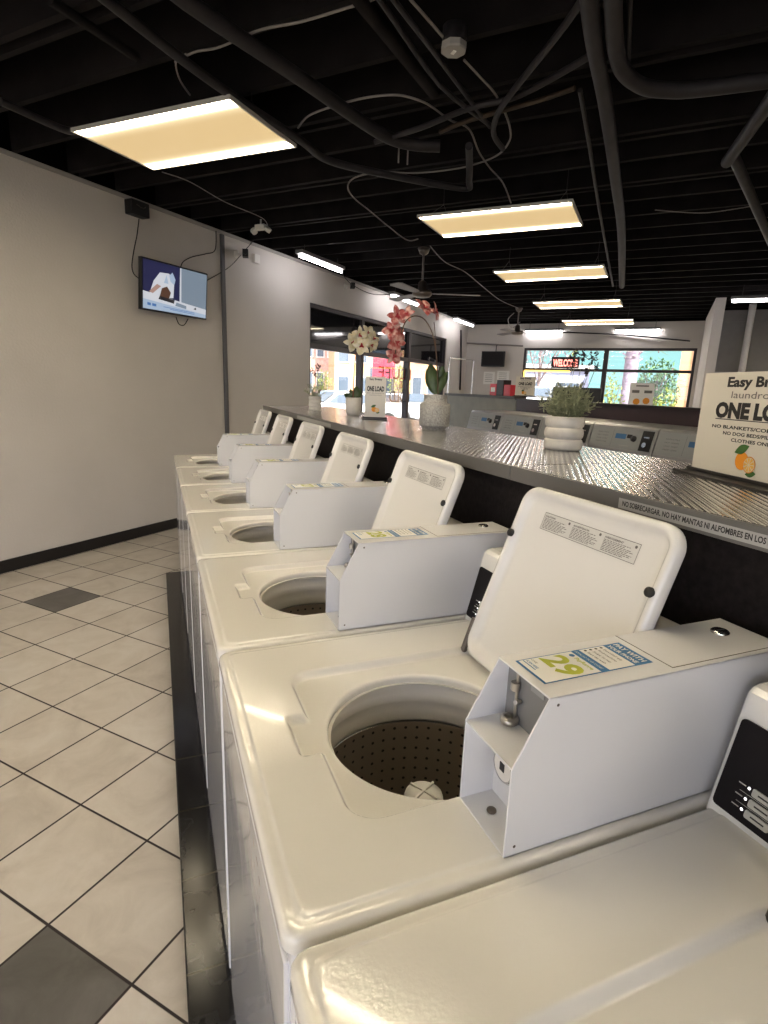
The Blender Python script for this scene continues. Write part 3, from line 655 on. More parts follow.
# cream orchid in small white cup
c3 = Vector((1.066, 2.955, ZC)); orw = thing('potted_orchid', 'cream orchid with a cluster of pale blooms in small plain white cup pot', 'potted plant', c3)
m = MB(); m.lathe([(0.001, 0), (0.036, 0), (0.044, 0.01), (0.050, 0.04), (0.050, 0.108), (0.047, 0.112), (0.044, 0.10), (0.001, 0.10)], n=40); m.build('pot', POTW, orw)
def O3(px, py): return facing(c3, px, py)-c3
m = MB()
for (bx, by, tx, ty, w) in ((353, 399, 344, 394, 0.04), (354, 399, 357, 386, 0.045), (354, 399, 361, 389, 0.045), (353, 399, 350, 389, 0.03)): leaf(m, O3(bx, by), O3(tx, ty), w, 0.015, 0, 8, 0.15, side=vdir.cross(Vector((0, 0, 1))) if tx > 350 else Vector((0, 0, 1)))
m.build('leaf', LEAFD, orw)
m = MB(); m.tube(spline([O3(353, 399), O3(354, 375), O3(356, 355), O3(360, 345)]), 0.0028, 7); m.build('stem', mat('orchid_stem_red', (0.22, 0.07, 0.04), 0.6), orw)
for i, (px, py, r) in enumerate(((352, 343, 0.058), (359, 336, 0.055), (367, 333, 0.055), (373, 339, 0.05), (362, 346, 0.06), (371, 345, 0.045))):
    orchid_flower(orw, O3(px, py)+vdir*random.uniform(-0.03, 0.03), r, (random.uniform(-.6, .4), -1, random.uniform(-.2, .4)), PETC, i+50)
# signs
ORG = mat('print_orange', (0.80, 0.30, 0.015), 0.5); ORGL = mat('print_orange_light', (0.85, 0.50, 0.10), 0.5); GRN = mat('print_green', (0.05, 0.14, 0.03), 0.5); SIGNW = mat('sign_cream', (0.72, 0.68, 0.59), 0.35)
HOLD = mat('sign_holder_black', (0.015, 0.012, 0.012), 0.4)
def oranges(m, Tm, s, z):
    def disc2(x, y, r, mi, k, n=24): m.disc((x*s, y*s, z*k), r*s, n, mi, Tm)
    def lf(x0, y0, x1, y1, w, mi, k):
        a = Vector((x0, y0, 0)); b = Vector((x1, y1, 0)); d = b-a; nn = Vector((-d.y, d.x, 0)).normalized(); pts = []
        for i in range(9): t = i/8; pts.append(a+d*t+nn*(w*math.sin(PI*t)))
        for i in range(7, 0, -1): t = i/8; pts.append(a+d*t-nn*(w*math.sin(PI*t)))
        m.add([(p.x*s, p.y*s, z*k) for p in pts], [tuple(range(len(pts)))], mi, False, Tm)
    disc2(-0.25, 0.0, 0.55, 2, 1); lf(-0.95, 0.45, 0.2, 0.95, 0.28, 4, 2); lf(0.2, -0.75, 1.05, -0.6, 0.2, 4, 1.5)
    disc2(0.42, -0.15, 0.5, 2, 3); disc2(0.42, -0.15, 0.44, 0, 4)
    for i in range(9):
        a0 = 2*PI*i/9+0.06; a1 = 2*PI*(i+1)/9-0.06
        m.add([((0.42+0.04*math.cos((a0+a1)/2))*s, (-0.15+0.04*math.sin((a0+a1)/2))*s, z*5)]+[((0.42+0.41*math.cos(a0+(a1-a0)*q/4))*s, (-0.15+0.41*math.sin(a0+(a1-a0)*q/4))*s, z*5) for q in range(5)], [(0, 1, 2, 3, 4, 5)], 3, False, Tm)
def one_load_sign(label, p0, dirv, W_, H_, name='counter_sign', base_over=0.012, tilt=0.0):
    root = thing(name, label, 'sign', p0)
    x = Vector(dirv).normalized(); up = Vector((0, 0, 1)); SM = frame((0, 0, 0.006), x, up); n = SM.col[2].xyz
    s = 1 if n.dot(CAM-Vector(p0)) > 0 else -1; e = 0.0005*s
    m = MB(); m.box(-base_over, W_+base_over, 0, 0.006, -0.045, 0.045, T=frame((0, 0, 0), x, up)); m.box(-base_over, W_+base_over, 0.006, 0.014, -0.008, 0.008, T=frame((0, 0, 0), x, up))
    m.build('holder_base', HOLD, root, bevel=0.001)
    m = MB(); m.box(0, W_, 0, H_, -0.002, 0.002, 0, SM); cx = W_/2
    z = 0.0025*s
    def tx(t, y, h, w, mi=1, bold=0.0): m.text(t, h, SM @ Matrix.Translation((cx, y, z)), mi, bold=bold, cx=True, width=w)
    k = H_/0.24
    if W_ > H_:
        tx('Easy Breezy', H_-0.032*k, 0.030*k, W_*0.56, 1, 0.04); tx('laundromat', H_-0.058*k, 0.022*k, W_*0.46, 5)
        tx('ONE LOAD', H_-0.102*k, 0.046*k, W_*0.70, 1, 0.06); m.quad((cx-W_*0.34, H_-0.108*k, z), (cx+W_*0.34, H_-0.108*k, z), (cx+W_*0.34, H_-0.106*k, z), (cx-W_*0.34, H_-0.106*k, z), 1, SM)
        tx('NO BLANKETS/COMFORTERS', H_-0.128*k, 0.0105*k, W_*0.72, 1, 0.03); tx('NO DOG BEDS/PILLOWS', H_-0.142*k, 0.0105*k, W_*0.50, 1, 0.03); tx('CLOTHES ONLY', H_-0.156*k, 0.0105*k, W_*0.34, 1, 0.03)
        oranges(m, SM @ Matrix.Translation((cx-0.010, 0.044*k, z)), 0.037*k, 0.0003*s)
    else:
        tx('Easy Breezy', H_*0.92, H_*0.07, W_*0.6, 1, 0.03); tx('ONE LOAD', H_*0.66, H_*0.16, W_*0.82, 1, 0.05)
        tx('NO BLANKETS', H_*0.60, H_*0.035, W_*0.8, 5); tx('CLOTHES ONLY', H_*0.55, H_*0.035, W_*0.6, 5)
        oranges(m, SM @ Matrix.Translation((cx, H_*0.22, z)), W_*0.22, 0.0003*s)
    m.build('sign_panel', [SIGNW, INK, ORG, ORGL, GRN, INKG], root)
    return root
one_load_sign('large cream notice reading ONE LOAD with oranges, on black stand at right end of counter', (1.150, 0.540, ZC), (-0.279, -0.96, 0), 0.37, 0.236)
one_load_sign('small upright cream notice with one orange, between the two orchids on the counter', (1.000, 2.560, ZC), (0.92, -0.39, 0), 0.118, 0.232)
# ================================================================== FRONT LOADERS
FX = 3.3; FP = 0.682
PANELG = mat('loader_panel', (0.34, 0.36, 0.37), 0.35); LOADB = mat('loader_steel', (0.42, 0.42, 0.43), 0.3, 0.7, noise=0.08); PBLUE = mat('loader_sticker', (0.05, 0.16, 0.36), 0.4)
def make_loader():
    root = thing('front_load_washer', 'x', 'washing machine', (0, 0, 0))
    m = MB(); KB = Matrix(((1, 0, 0, 0), (0, 0, 1, 0), (0, 1, 0, 0), (0, 0, 0, 1)))
    m.prism([(0.0, 0), (0.0, 1.13), (0.012, 1.17), (0.055, 1.345), (0.075, 1.36), (0.68, 1.36), (0.68, 0)], -0.678, -0.004, T=KB); m.build('body', LOADB, root, bevel=0.006)
    PM = frame((0.012, -0.004, 1.17), (0, -1, 0), (0.043, 0, 0.175)); z = 0.003 if PM.col[2].x < 0 else -0.003
    m = MB()
    rr = rrect(0.012, 0.662, 0.006, 0.168, 0.006, 3); m.loft([[(x, y, 0) for x, y in rr], [(x, y, z) for x, y in rr]], 0, False, T=PM)
    for (xa, xb, ya, yb, mi) in ((0.25, 0.252, 0.015, 0.16, 1), (0.28, 0.39, 0.085, 0.125, 2), (0.40, 0.45, 0.095, 0.125, 3), (0.34, 0.44, 0.03, 0.036, 4)): m.quad((xa, ya, z*1.2), (xb, ya, z*1.2), (xb, yb, z*1.2), (xa, yb, z*1.2), mi, PM)
    for q in range(4): m.text(('WASH CYCLE', 'HOT  WARM', 'COLD  START', 'INSERT COINS')[q], 0.014, PM @ Matrix.Translation((0.08, 0.12-q*0.026, z*1.2)), 1, width=0.12)
    pn_ = m.build('control_panel', [PANELG, INKG, PBLUE, INK, LABELG], root)
    m = MB(); m.lathe([(0.024, 0), (0.022, 0.02), (0.0, 0.022)], n=20, T=PM @ Matrix.Translation((0.475, 0.095, 0)) @ Matrix.Scale(1 if z > 0 else -1, 4, (0, 0, 1))); m.build('knob', BLACK, pn_)
    m = MB(); m.box(0.545, 0.65, 0.01, 0.165, 0, z*2, 0, PM); m.tube([PM @ Vector((0.598, 0.055, 0)), PM @ Vector((0.598, 0.055, z*7))], 0.02, 16, 1); m.box(0.57, 0.62, 0.11, 0.12, z*2, z*3, 1, PM); m.build('coin_slot', [BLACK, CHROME], pn_)
    DM = Matrix.Translation((0.0, -0.341, 0.62)) @ Matrix.Rotation(-PI/2, 4, 'Y')
    m = MB(); m.lathe([(0.25, 0), (0.25, 0.03), (0.235, 0.045), (0.19, 0.05), (0.18, 0.03)], n=40, T=DM); m.lathe([(0.18, 0.03), (0.12, 0.05), (0.0, 0.06)], n=40, mi=1, T=DM); d = m.build('door', [CHROME, BLACK], root)
    m = MB(); m.box(-0.07, -0.045, -0.59, -0.56, 0.56, 0.68); m.build('handle', CHROME, d, bevel=0.004)
    return root
ld0 = make_loader(); FL = [('leftmost grey front-load washer of the row across the aisle, beside the grey-green half wall'), 'second grey front-load washer from the left across the aisle', 'grey front-load washer half hidden behind the ribbed white plant pot', 'grey front-load washer with blue display just right of the plant pot', 'grey front-load washer left of and partly behind the large ONE LOAD notice', 'grey front-load washer hidden behind the large notice, far right of its row']
for i in range(6):
    o = ld0 if i == 0 else copy_tree(ld0); o.location = (FX, 5.356-FP*i, 0); o['label'] = FL[i]; o['group'] = 'front-load washers across the aisle'
hw = thing('half_wall', 'low grey-green half wall with dark cap behind the leftmost front-load washers', 'half wall', (0, 0, 0))
m = MB(); m.box(4.08, 4.2, 5.50, 7.34, 0, 1.50); m.build('panel', GREENG, hw); m = MB(); m.box(4.05, 4.23, 5.49, 7.36, 1.50, 1.535); m.build('cap', mat('half_wall_cap', (0.07, 0.065, 0.06), 0.5), hw, bevel=0.003)
hw = thing('half_wall', 'low dark brown half wall under the back window behind the front-load washers', 'half wall', (0, 0, 0))
m = MB(); m.box(4.08, 4.2, 1.3, 5.485, 0, 1.49); m.build('panel', BROWN, hw); m = MB(); m.box(4.05, 4.23, 1.3, 5.485, 1.49, 1.51); m.build('cap', FRAMEM, hw, bevel=0.003)
one_load_sign('tiny white notice standing on the grey-green half wall by the back window', (4.14, 5.62, 1.535), (0.5, -0.86, 0), 0.26, 0.24, name='small_sign')

# ================================================================== LIGHTS
def panel_light(j, w, z, rot, label, hang=True, S=1.0):
    M = BFt(j, w, z) @ Matrix.Rotation(rot, 4, 'Z'); root = thing('ceiling_light', label, 'ceiling light', M=M, group='hanging rectangular light panels')
    lx, ly = 0.60*S, 0.325*S
    m = MB(); t = 0.012
    m.box(-lx, lx, -ly, -ly+t, 0, 0.016); m.box(-lx, lx, ly-t, ly, 0, 0.016); m.box(-lx, -lx+t, -ly+t, ly-t, 0, 0.016); m.box(lx-t, lx, -ly+t, ly-t, 0, 0.016); m.box(-lx, lx, -ly, ly, 0.016, 0.020); m.build('housing', HOUS, root)
    m = MB(); m.box(-lx+t, lx-t, -ly+t, ly-t, 0.004, 0.010); m.build('diffuser', LAMP, root)
    if hang:
        for x in (-lx+0.1, lx-0.1): m = MB(); t2 = min(0.17, 3.18-z); m.tube([(x, 0, t2), (x, 0, 3.22-z)], 0.003, 5); m.tube([(x, -ly+0.03, 0.020), (x, 0, t2), (x, ly-0.03, 0.020)], 0.002, 4); m.build('hanger', PIPE, root)
    return root
panel_light(1.79, 2.87, 3.04, 0.05, 'large warm light panel nearest the viewer, above the television wall side')
for i, (j, w) in enumerate(((3.30, 4.68), (3.30, 6.84), (3.28, 9.15), (3.33, 11.40))):
    panel_light(j, w, 2.90, 0.02, ('first', 'second', 'third', 'farthest')[i]+' warm light panel of the four in line towards the back window', S=0.98 if i < 2 else 1.02)
for (j, w) in ((3.75, 1.25), (1.8, 0.3), (6.3, 1.2), (6.4, 3.4), (3.6, -1.6), (6.4, 5.6), (1.2, -2.2), (6.6, 7.8), (7.4, 11.0)):  # last panel is added only to brighten the dim niche and post
    panel_light(j, w, 2.92, 0.02, 'unseen warm light panel on the ceiling outside the view')
def strip(name, a, b, label, w=0.05):
    a = Vector(a); b = Vector(b); root = thing('strip_light', label, 'strip light', (a+b)/2, group='bare tube strip lights'); c = (a+b)/2; d = (b-a); ln = d.length
    FM = frame((0, 0, 0), d, Vector((0, 0, 1)).cross(d.normalized()))
    s = 1 if FM.col[2].z > 0 else -1
    m = MB(); m.box(-ln/2-0.02, ln/2+0.02, -w, w, 0.02*s, 0.06*s, 0, FM); m.build('fixture', mat('strip_fixture', (0.22, 0.22, 0.22), 0.5), root)
    m = MB(); m.tube([FM @ Vector((-ln/2, 0, -0.002*s)), FM @ Vector((ln/2, 0, -0.002*s))], 0.020, 12); m.build('tube', TUBE, root)
    top = 3.22-c.z
    if top > 0.07:
        for x in (-ln*0.4, ln*0.4): m = MB(); m.tube([FM @ Vector((x, 0, 0.06*s)), FM @ Vector((x, 0, 0.06*s))+Vector((0, 0, top-0.06))], 0.004, 5); m.build('hanger', PIPE, root)
def bw_(j, w, z): return BF @ Vector((j, w, z))
strip('s', bw_(0.55, 5.85, 3.08), bw_(0.55, 6.80, 3.08), 'tube strip light on the left near the television, nearest of three')
strip('s', bw_(0.36, 8.75, 3.08), bw_(0.36, 9.95, 3.08), 'tube strip light above the pink orchid, over the storefront windows')
strip('s', bw_(0.33, 11.95, 3.08), bw_(0.33, 13.2, 3.08), 'tube strip light at the far left corner of the room')
strip('s', bw_(1.47, 13.76, 2.99), bw_(2.30, 13.76, 2.99), 'tube strip light on the back wall above the left part of the window')
strip('s', bw_(3.46, 13.76, 2.99), bw_(4.33, 13.76, 2.99), 'tube strip light on the back wall above the right part of the window')
strip('s', bw_(5.33, 9.95, 3.0), bw_(6.5, 9.95, 3.0), 'tube strip light at the right beside the white post')

# ================================================================== FANS
BLADE = mat('fan_blade_grey', (0.22, 0.20, 0.20), 0.4)
BRONZE = mat('fan_bronze', (0.20, 0.17, 0.15), 0.35, 0.8)
def fan(c, ztop, zmot, R_, angs, label):
    root = thing('ceiling_fan', label, 'ceiling fan', (c[0], c[1], zmot), group='bronze ceiling fans')
    m = MB(); h = ztop-zmot; m.lathe([(0.0, h), (0.075, h), (0.05, h-0.06), (0.016, h-0.08)], n=24); m.build('canopy', BRONZE, root)
    m = MB(); m.tube([(0, 0, h-0.08), (0, 0, 0.12)], 0.012, 10); m.build('rod', BRONZE, root)
    m = MB(); m.lathe([(0.02, 0.14), (0.045, 0.12), (0.055, 0.03), (0.11, 0.02), (0.12, -0.02), (0.10, -0.045), (0.05, -0.055), (0.0, -0.056)], n=32); m.build('motor', BRONZE, root)
    for a in angs:
        B = Matrix.Rotation(math.radians(a), 4, 'Z') @ Matrix.Rotation(math.radians(7), 4, 'X')
        m = MB(); m.prism([(0.09, -0.02), (0.2, -0.05), (R_-0.05, -0.075), (R_, -0.05), (R_, 0.05), (R_-0.05, 0.075), (0.2, 0.05), (0.09, 0.02)], -0.012, -0.004, T=B); m.build('blade', BLADE, root)
f1 = atz(424, 250, 3.2); fan((f1.x, f1.y), 3.22, 2.72, 0.70, (-22, 98, 218), 'larger ceiling fan with grey blades hanging behind the pink orchid')
f2 = atz(519, 310, 3.18); fan((f2.x, f2.y), 3.22, 2.76, 0.65, (-30, 90, 210), 'smaller ceiling fan near the back wall, left of the back window')

# ================================================================== CEILING PIPES AND CABLES
def pipe(px, z, r, label, name='pipe', m_=PIPE, cat='pipe', n=8, rad=12, zs=None, closed=True):
    pts = [atz(p[0], p[1], zs[i] if zs else z) for i, p in enumerate(px)]; c = pts[0]
    pts = [p-c for p in pts]; mb = MB(); mb.tube(spline(pts, n), r, rad); o = mb.build(name, m_, loc=c); return tag(o, label, cat)
pipe([(585, -60), (593, 33), (606.5, 110), (616.5, 186), (621.5, 233), (622, 286)], 3.1, 0.038, 'thick dark pipe running from the top centre down to the middle of the ceiling')
pipe([(580, 90), (590, 149), (600, 213), (613, 286)], 3.12, 0.012, 'thin dark conduit just left of the thick ceiling pipe', n=5)
pipe([(614, -60), (613, 0), (616, 50), (624, 72), (642, 86), (665, 90), (700, 89), (800, 76)], 3.1, 0.036, 'dark pipe with a wide elbow at the upper right of the ceiling')
pipe([(631, -40), (628, 62)], 3.14, 0.012, 'short thin conduit beside the pipe elbow, upper right', n=4)
pipe([(800, 55), (768, 104), (727, 162)], 3.05, 0.036, 'dark pipe coming in from the right edge of the ceiling', n=4)
pipe([(733, 155), (752, 198), (785, 275)], 3.12, 0.034, 'dark pipe slanting down to the right edge of the ceiling', n=4)
pipe([(70, -35), (107, 0), (214, 83), (300, 140), (328, 160), (384, 174), (462, 188), (469, 180), (469, 146)], 3.08, 0.024, 'dark pipe running right past the nearest light panel', n=5)
pipe([(130, -50), (185, 0), (300, 78), (378, 132), (410, 144), (440, 146)], 3.12, 0.036, 'thick dark pipe crossing the upper left of the ceiling', n=4)
pipe([(0, 101), (60, 128), (75, 131)], 3.1, 0.022, 'dark pipe reaching the nearest light panel from the left edge', n=4)
pipe([(325, -70), (380, 0), (440, 85), (490, 125)], 3.13, 0.012, 'thin conduit left of the round junction box, further from it', n=4)
pipe([(345, -70), (394, 0), (440, 60), (490, 127)], 3.13, 0.012, 'thin conduit passing left of the round junction box', n=4)
pipe([(600, -30), (565, 25), (510, 95), (496, 118), (494, 135), (503, 149)], 3.1, 0.016, 'thin bent pipe right of the round junction box', n=6)
pipe([(375, 142), (420, 128), (470, 108), (520, 95), (600, 50)], 3.12, 0.016, 'long thin pipe crossing behind the round junction box', n=6)
pipe([(575, 88), (540, 100), (470, 120), (440, 132)], 3.13, 0.013, 'rust-spotted thin pipe in the middle of the ceiling', m_=PIPER, n=4)
m = MB(); a, b = atz(361, 0, 3.16), atz(435, 93, 3.16); d = (b-a).normalized(); a -= d*1.0
m.tube([Vector((0, 0, 0)), b-a], 0.035, 4); tag(m.build('flat_channel', JOIST, loc=a), 'flat dark channel running along the ceiling, top centre', 'channel')
m = MB(); a, b = atz(50, 0, 3.18), atz(137, 58, 3.18); m.tube([Vector((0, 0, 0)), b-a], 0.022, 4); tag(m.build('flat_channel', JOIST, loc=a), 'thin dark channel at the top left of the ceiling', 'channel')
def cable(px, z, label, m_=CABLEW, r=0.006, zs=None): return pipe(px, z, r, label, 'cable', m_, 'cable', 8, 6, zs)
cable([(175, 62), (195, 52), (220, 47), (260, 30), (300, 22), (350, 7), (372, 0), (400, -14)], 3.17, 'grey cable looping across the upper left ceiling')
cable([(400, -14), (411, 0), (425, 16), (449, 44)], 3.15, 'grey cable running down to the round junction box', r=0.007)
cable([(464, 60), (480, 77), (493, 91), (503, 108), (510, 128), (509, 142), (496, 156), (469, 166), (440, 171), (412, 173), (380, 172), (354, 178), (348, 188), (355, 199), (370, 211), (388, 226), (407, 240), (418, 239)], 3.15, 'long grey cable looping from the junction box round to the nearer fan', r=0.006)
cable([(298, 128), (310, 115), (344, 103), (370, 97), (395, 95), (412, 98), (429, 105), (450, 120), (469, 129), (479, 152), (490, 168), (503, 183), (511, 203)], 3.16, 'grey cable arching across the middle of the ceiling', r=0.006)
cable([(162, 172), (190, 182), (225, 202), (262, 218), (268, 228)], 3.16, 'thin grey cable from the nearest light panel to the left wall', r=0.004)
cable([(430, 246), (445, 262), (465, 272), (482, 286), (500, 300), (518, 308)], 3.16, 'grey cable linking the two ceiling fans', r=0.006)
cable([(339, 268), (350, 283), (372, 294), (395, 294)], 3.1, 'dark cable hanging between the left strip lights', CABLEB, 0.006)
cable([(514, 313), (508, 320), (512, 328), (520, 322)], 3.1, 'short looped cable beside the smaller fan', r=0.008)
cable([(186, 54), (176, 62), (180, 80), (190, 95)], 3.16, 'short dangling cable above the nearest light panel', r=0.005)
cable([(655, 210), (700, 213), (735, 209), (768, 203)], 3.2, 'thin cable sagging at the right of the ceiling', r=0.004)
def wall_cable(px, off, label, m_=CABLEB, r=0.005, fn=onleft):
    pts = [fn(p[0], p[1], off) for p in px]; c = pts[0]; mb = MB(); mb.tube(spline([p-c for p in pts], 8), r, 6); return tag(mb.build('cable', m_, loc=c), label, 'cable')
wall_cable([(139, 219), (137, 235), (134, 250), (132, 265), (134, 274), (141, 280)], 0.02, 'black cable hanging from the wall speaker to the television')
wall_cable([(216, 231), (215, 250), (205, 254), (192, 257), (183, 262), (180, 270)], 0.02, 'black cable from the wall top down to the television')
wall_cable([(254, 240), (240, 256), (228, 268), (206, 281)], 0.02, 'black cable from the camera side down to the television right edge')
wall_cable([(176, 317), (179, 324), (184, 325), (188, 319)], 0.03, 'black cable loop hanging under the television')
wall_cable([(461, 330), (461, 360), (460, 390)], 0.03, 'thin dark conduit down the far left corner', PIPE, 0.02)
# junction box / smoke detector
c = atz(453.5, 52, 3.10); root = thing('junction_box', 'round grey junction box hanging from the ceiling, upper centre', 'junction box', c)
m = MB(); m.lathe([(0.0, 0), (0.055, 0), (0.06, 0.006), (0.06, 0.03), (0.05, 0.035), (0.0, 0.035)], n=8, smooth=False); m.box(-0.008, 0.008, -0.014, 0.014, -0.004, 0, 1); m.build('cover', [mat('junction_cover', (0.30, 0.29, 0.28), 0.5), PAPER], root)
m = MB(); m.lathe([(0.055, 0.035), (0.055, 0.10), (0, 0.10)], n=16); m.build('box', PIPE, root)
for (px, py, lb) in ((399, 150, 'left'), (408, 152, 'right')):
    m = MB(); a = atz(px, py-4, 3.14); m.tube([(0, 0, 0), (0, 0, -0.10)], 0.005, 6); tag(m.build('pipe_strap', CABLEW, loc=a), lb+' one of two small metal straps dangling above the second light panel', 'strap')

# ================================================================== LEFT WALL ITEMS
def navy(): pass
tvM = BFt(0.12, 4.31, 2.46)   # local x = off wall, y along wall, z up
tv = thing('television', 'flat television switched on, tilted out on the left wall', 'television', M=tvM @ Matrix.Rotation(math.radians(5), 4, 'Y'))
m = MB(); m.box(-0.02, 0.025, -0.42, 0.42, -0.232, 0.232); m.build('body', BLACK, tv, bevel=0.004)
TVC = [emit('screen_navy', (0.012, 0.014, 0.06), 1.0), emit('screen_grey', (0.17, 0.22, 0.28), 1.0), emit('screen_white', (0.55, 0.57, 0.62), 1.0), emit('screen_brown', (0.08, 0.035, 0.02), 1.0), emit('screen_pale', (0.33, 0.42, 0.55), 1.0), emit('screen_text', (0.05, 0.14, 0.35), 1.0), emit('screen_skin', (0.35, 0.22, 0.18), 1.0), emit('screen_dark', (0.01, 0.01, 0.015), 1.0)]
s = MB(); SCM = frame((0.0262, -0.405, -0.217), (0, 1, 0), (0, 0, 1)); W_, H_ = 0.81, 0.434
def tvp(pts, mi, k): s.add([(x*W_, y*H_, 0.0003*k) for x, y in pts], [tuple(range(len(pts)))], mi, False, SCM)
tvp([(0, 0), (1, 0), (1, 1), (0, 1)], 0, 0); tvp([(0.56, 0.2), (1, 0.2), (1, 1), (0.56, 1)], 1, 1)
tvp([(0.55, 0.2), (0.58, 0.2), (0.57, 1), (0.55, 1)], 2, 2)
tvp([(0, 0), (1, 0), (1, 0.2), (0.6, 0.26), (0, 0.34)], 4, 3); tvp([(0.0, 0.20), (1, 0.08), (1, 0.2), (0.6, 0.26), (0, 0.36)], 2, 4)
tvp([(0.09, 0.32), (0.15, 0.6), (0.24, 0.8), (0.38, 0.82), (0.46, 0.62), (0.45, 0.32), (0.3, 0.28)], 2, 5)
tvp([(0.38, 0.78), (0.43, 0.86), (0.48, 0.72), (0.46, 0.6), (0.40, 0.66)], 4, 6); tvp([(0.24, 0.30), (0.27, 0.48), (0.35, 0.54), (0.41, 0.42), (0.38, 0.28)], 3, 7)
tvp([(0.08, 0.36), (0.2, 0.55), (0.26, 0.52), (0.14, 0.34)], 6, 6); tvp([(0.30, 0.6), (0.34, 0.78), (0.37, 0.6)], 4, 7)
tvp([(0.22, 0.24), (0.46, 0.2), (0.47, 0.28), (0.24, 0.31)], 7, 8); tvp([(0.48, 0.16), (0.66, 0.13), (0.66, 0.2), (0.5, 0.24)], 1, 8); tvp([(0.78, 0.16), (0.83, 0.15), (0.82, 0.21)], 7, 8)
for (x, y, w) in ((0.06, 0.08, 0.05), (0.13, 0.075, 0.06)): tvp([(x, y), (x+w, y-0.004), (x+w, y+0.05), (x, y+0.055)], 5, 8)
for (x, y, w) in ((0.3, 0.09, 0.5), (0.4, 0.06, 0.4)): tvp([(x, y), (x+w, y-0.02), (x+w, y-0.008), (x, y+0.012)], 5, 8)
s.build('screen', TVC, tv)
m = MB(); m.box(-0.115, -0.02, -0.1, 0.1, -0.1, 0.1); m.build('wall_bracket', BLACK, tv)
root = thing('speaker', 'small black speaker mounted high on the left wall above the television', 'speaker', M=BFt(0.0, 3.97, 3.12))
m = MB(); m.box(0.002, 0.10, -0.10, 0.10, -0.065, 0.06); m.build('cabinet', BLACK, root, bevel=0.008); m = MB(); m.tube([(0.105, -0.05, 0.02), (0.12, -0.02, 0.0), (0.12, 0.02, 0.0), (0.105, 0.05, 0.02)], 0.004, 6); m.build('handle', STEELD, root)
def seccam(j, w, z, label):
    root = thing('security_camera', label, 'camera', M=BFt(j, w, z)); m = MB(); m.lathe([(0.0, 0), (0.045, 0), (0.04, 0.02), (0, 0.02)], n=20, T=Matrix.Rotation(PI/2, 4, 'Y')); m.tube([(0.02, 0, 0), (0.10, 0.03, 0.0)], 0.012, 8); m.build('mount', PLASTIC_W, root)
    m = MB(); CM_ = Matrix.Translation((0.12, 0.02, 0)) @ Matrix.Rotation(-0.9, 4, 'Z'); m.box(-0.04, 0.06, -0.032, 0.032, -0.04, 0.04, 0, CM_); m.tube([CM_ @ Vector((0.06, 0, 0)), CM_ @ Vector((0.075, 0, 0))], 0.022, 14); m.build('housing', BLACK, root)
p = BI @ onleft(239, 255); seccam(0.001, p.y-0.05, p.z, 'black security camera on the left wall just right of the wall seam')
p = BI @ onleft(345, 286); seccam(0.001, p.y, p.z, 'black security camera above the left edge of the storefront windows')
p = BI @ onleft(255, 259); m = MB(); m.box(0.0, 0.04, -0.05, 0.05, -0.05, 0.05); tag(m.build('wall_box', PLASTIC_W, M=BFt(0.0, p.y, p.z), bevel=0.005), 'small white square box on the left wall beside the black camera', 'wall box')
c = atz(261, 230, 3.12); root = thing('emergency_light', 'white twin-head emergency light under the joists near the left wall', 'emergency light', M=Matrix.Translation(c) @ Matrix.Rotation(-TH, 4, 'Z'))
m = MB(); m.box(-0.06, 0.06, -0.03, 0.03, 0.0, 0.05); m.tube([(0, 0, 0.05), (0, 0, 0.1)], 0.01, 6); m.build('body', PLASTIC_W, root, bevel=0.005)
for s_ in (-1, 1): m = MB(); m.lathe([(0.0, 0.0), (0.03, 0.0), (0.035, 0.04), (0.0, 0.045)], n=16, T=Matrix.Translation((s_*0.075, 0, -0.02)) @ Matrix.Rotation(s_*0.7, 4, 'Y')); m.build('lamp_head', PLASTIC_W, root)

# ================================================================== BACK WALL ITEMS
tv2 = thing('television', 'small dark television switched off on the back wall, left of the window', 'television', M=BFt(0.73, WB-0.12, 2.36))
m = MB(); m.box(-0.29, 0.29, -0.03, 0.02, -0.18, 0.18); m.build('body', BLACK, tv2, bevel=0.006); m = MB(); m.quad((-0.265, -0.0305, -0.15), (0.265, -0.0305, -0.15), (0.265, -0.0305, 0.16), (-0.265, -0.0305, 0.16)); m.build('screen', PANEL_BLK, tv2)
m = MB(); m.tube([(0, 0.02, 0), (0, 0.119, 0.0)], 0.02, 8); m.tube([(0.05, 0.02, 0.18), (0.05, 0.04, 0.32), (0.08, 0.10, 0.34)], 0.012, 8); m.build('wall_bracket', BLACK, tv2)
for i, (px, py, sx, sz) in enumerate(((489, 378, 0.14, 0.15), (503, 377, 0.15, 0.15))):
    p = BI @ onback(px, py); m = MB(); m.box(-sx, sx, -0.004, 0, -sz, sz); 
    for q in range(5): m.box(-sx*0.7, sx*0.6, -0.005, -0.004, sz*(0.6-q*0.3), sz*(0.66-q*0.3), 1)
    tag(m.build('wall_notice', [PAPER, INKG], M=BFt(p.x, WB-0.001, p.z)), ('left', 'right')[i]+' one of two paper notices on the back wall under the small television', 'notice')
m = MB(); a = BI @ onback(466, 343, WB-0.03); b = BI @ onback(523, 346, WB-0.03); m.tube([(a.x, WB-0.03, a.z), (b.x, WB-0.03, b.z)], 0.02, 8); tag(m.build('pipe', CABLEW, M=BF), 'thin horizontal pipe across the back wall above the small television', 'pipe')
m = MB(); a = BI @ onback(560, 332, WB-0.05); b = BI @ onback(690, 341, WB-0.05); m.tube(spline([(a.x, WB-0.04, a.z), ((a.x+b.x)/2, WB-0.04, (a.z+b.z)/2+0.03), (b.x, WB-0.04, b.z)]), 0.014, 8); tag(m.build('pipe', PIPE, M=BF), 'thin dark pipe running along the back wall above the window', 'pipe')
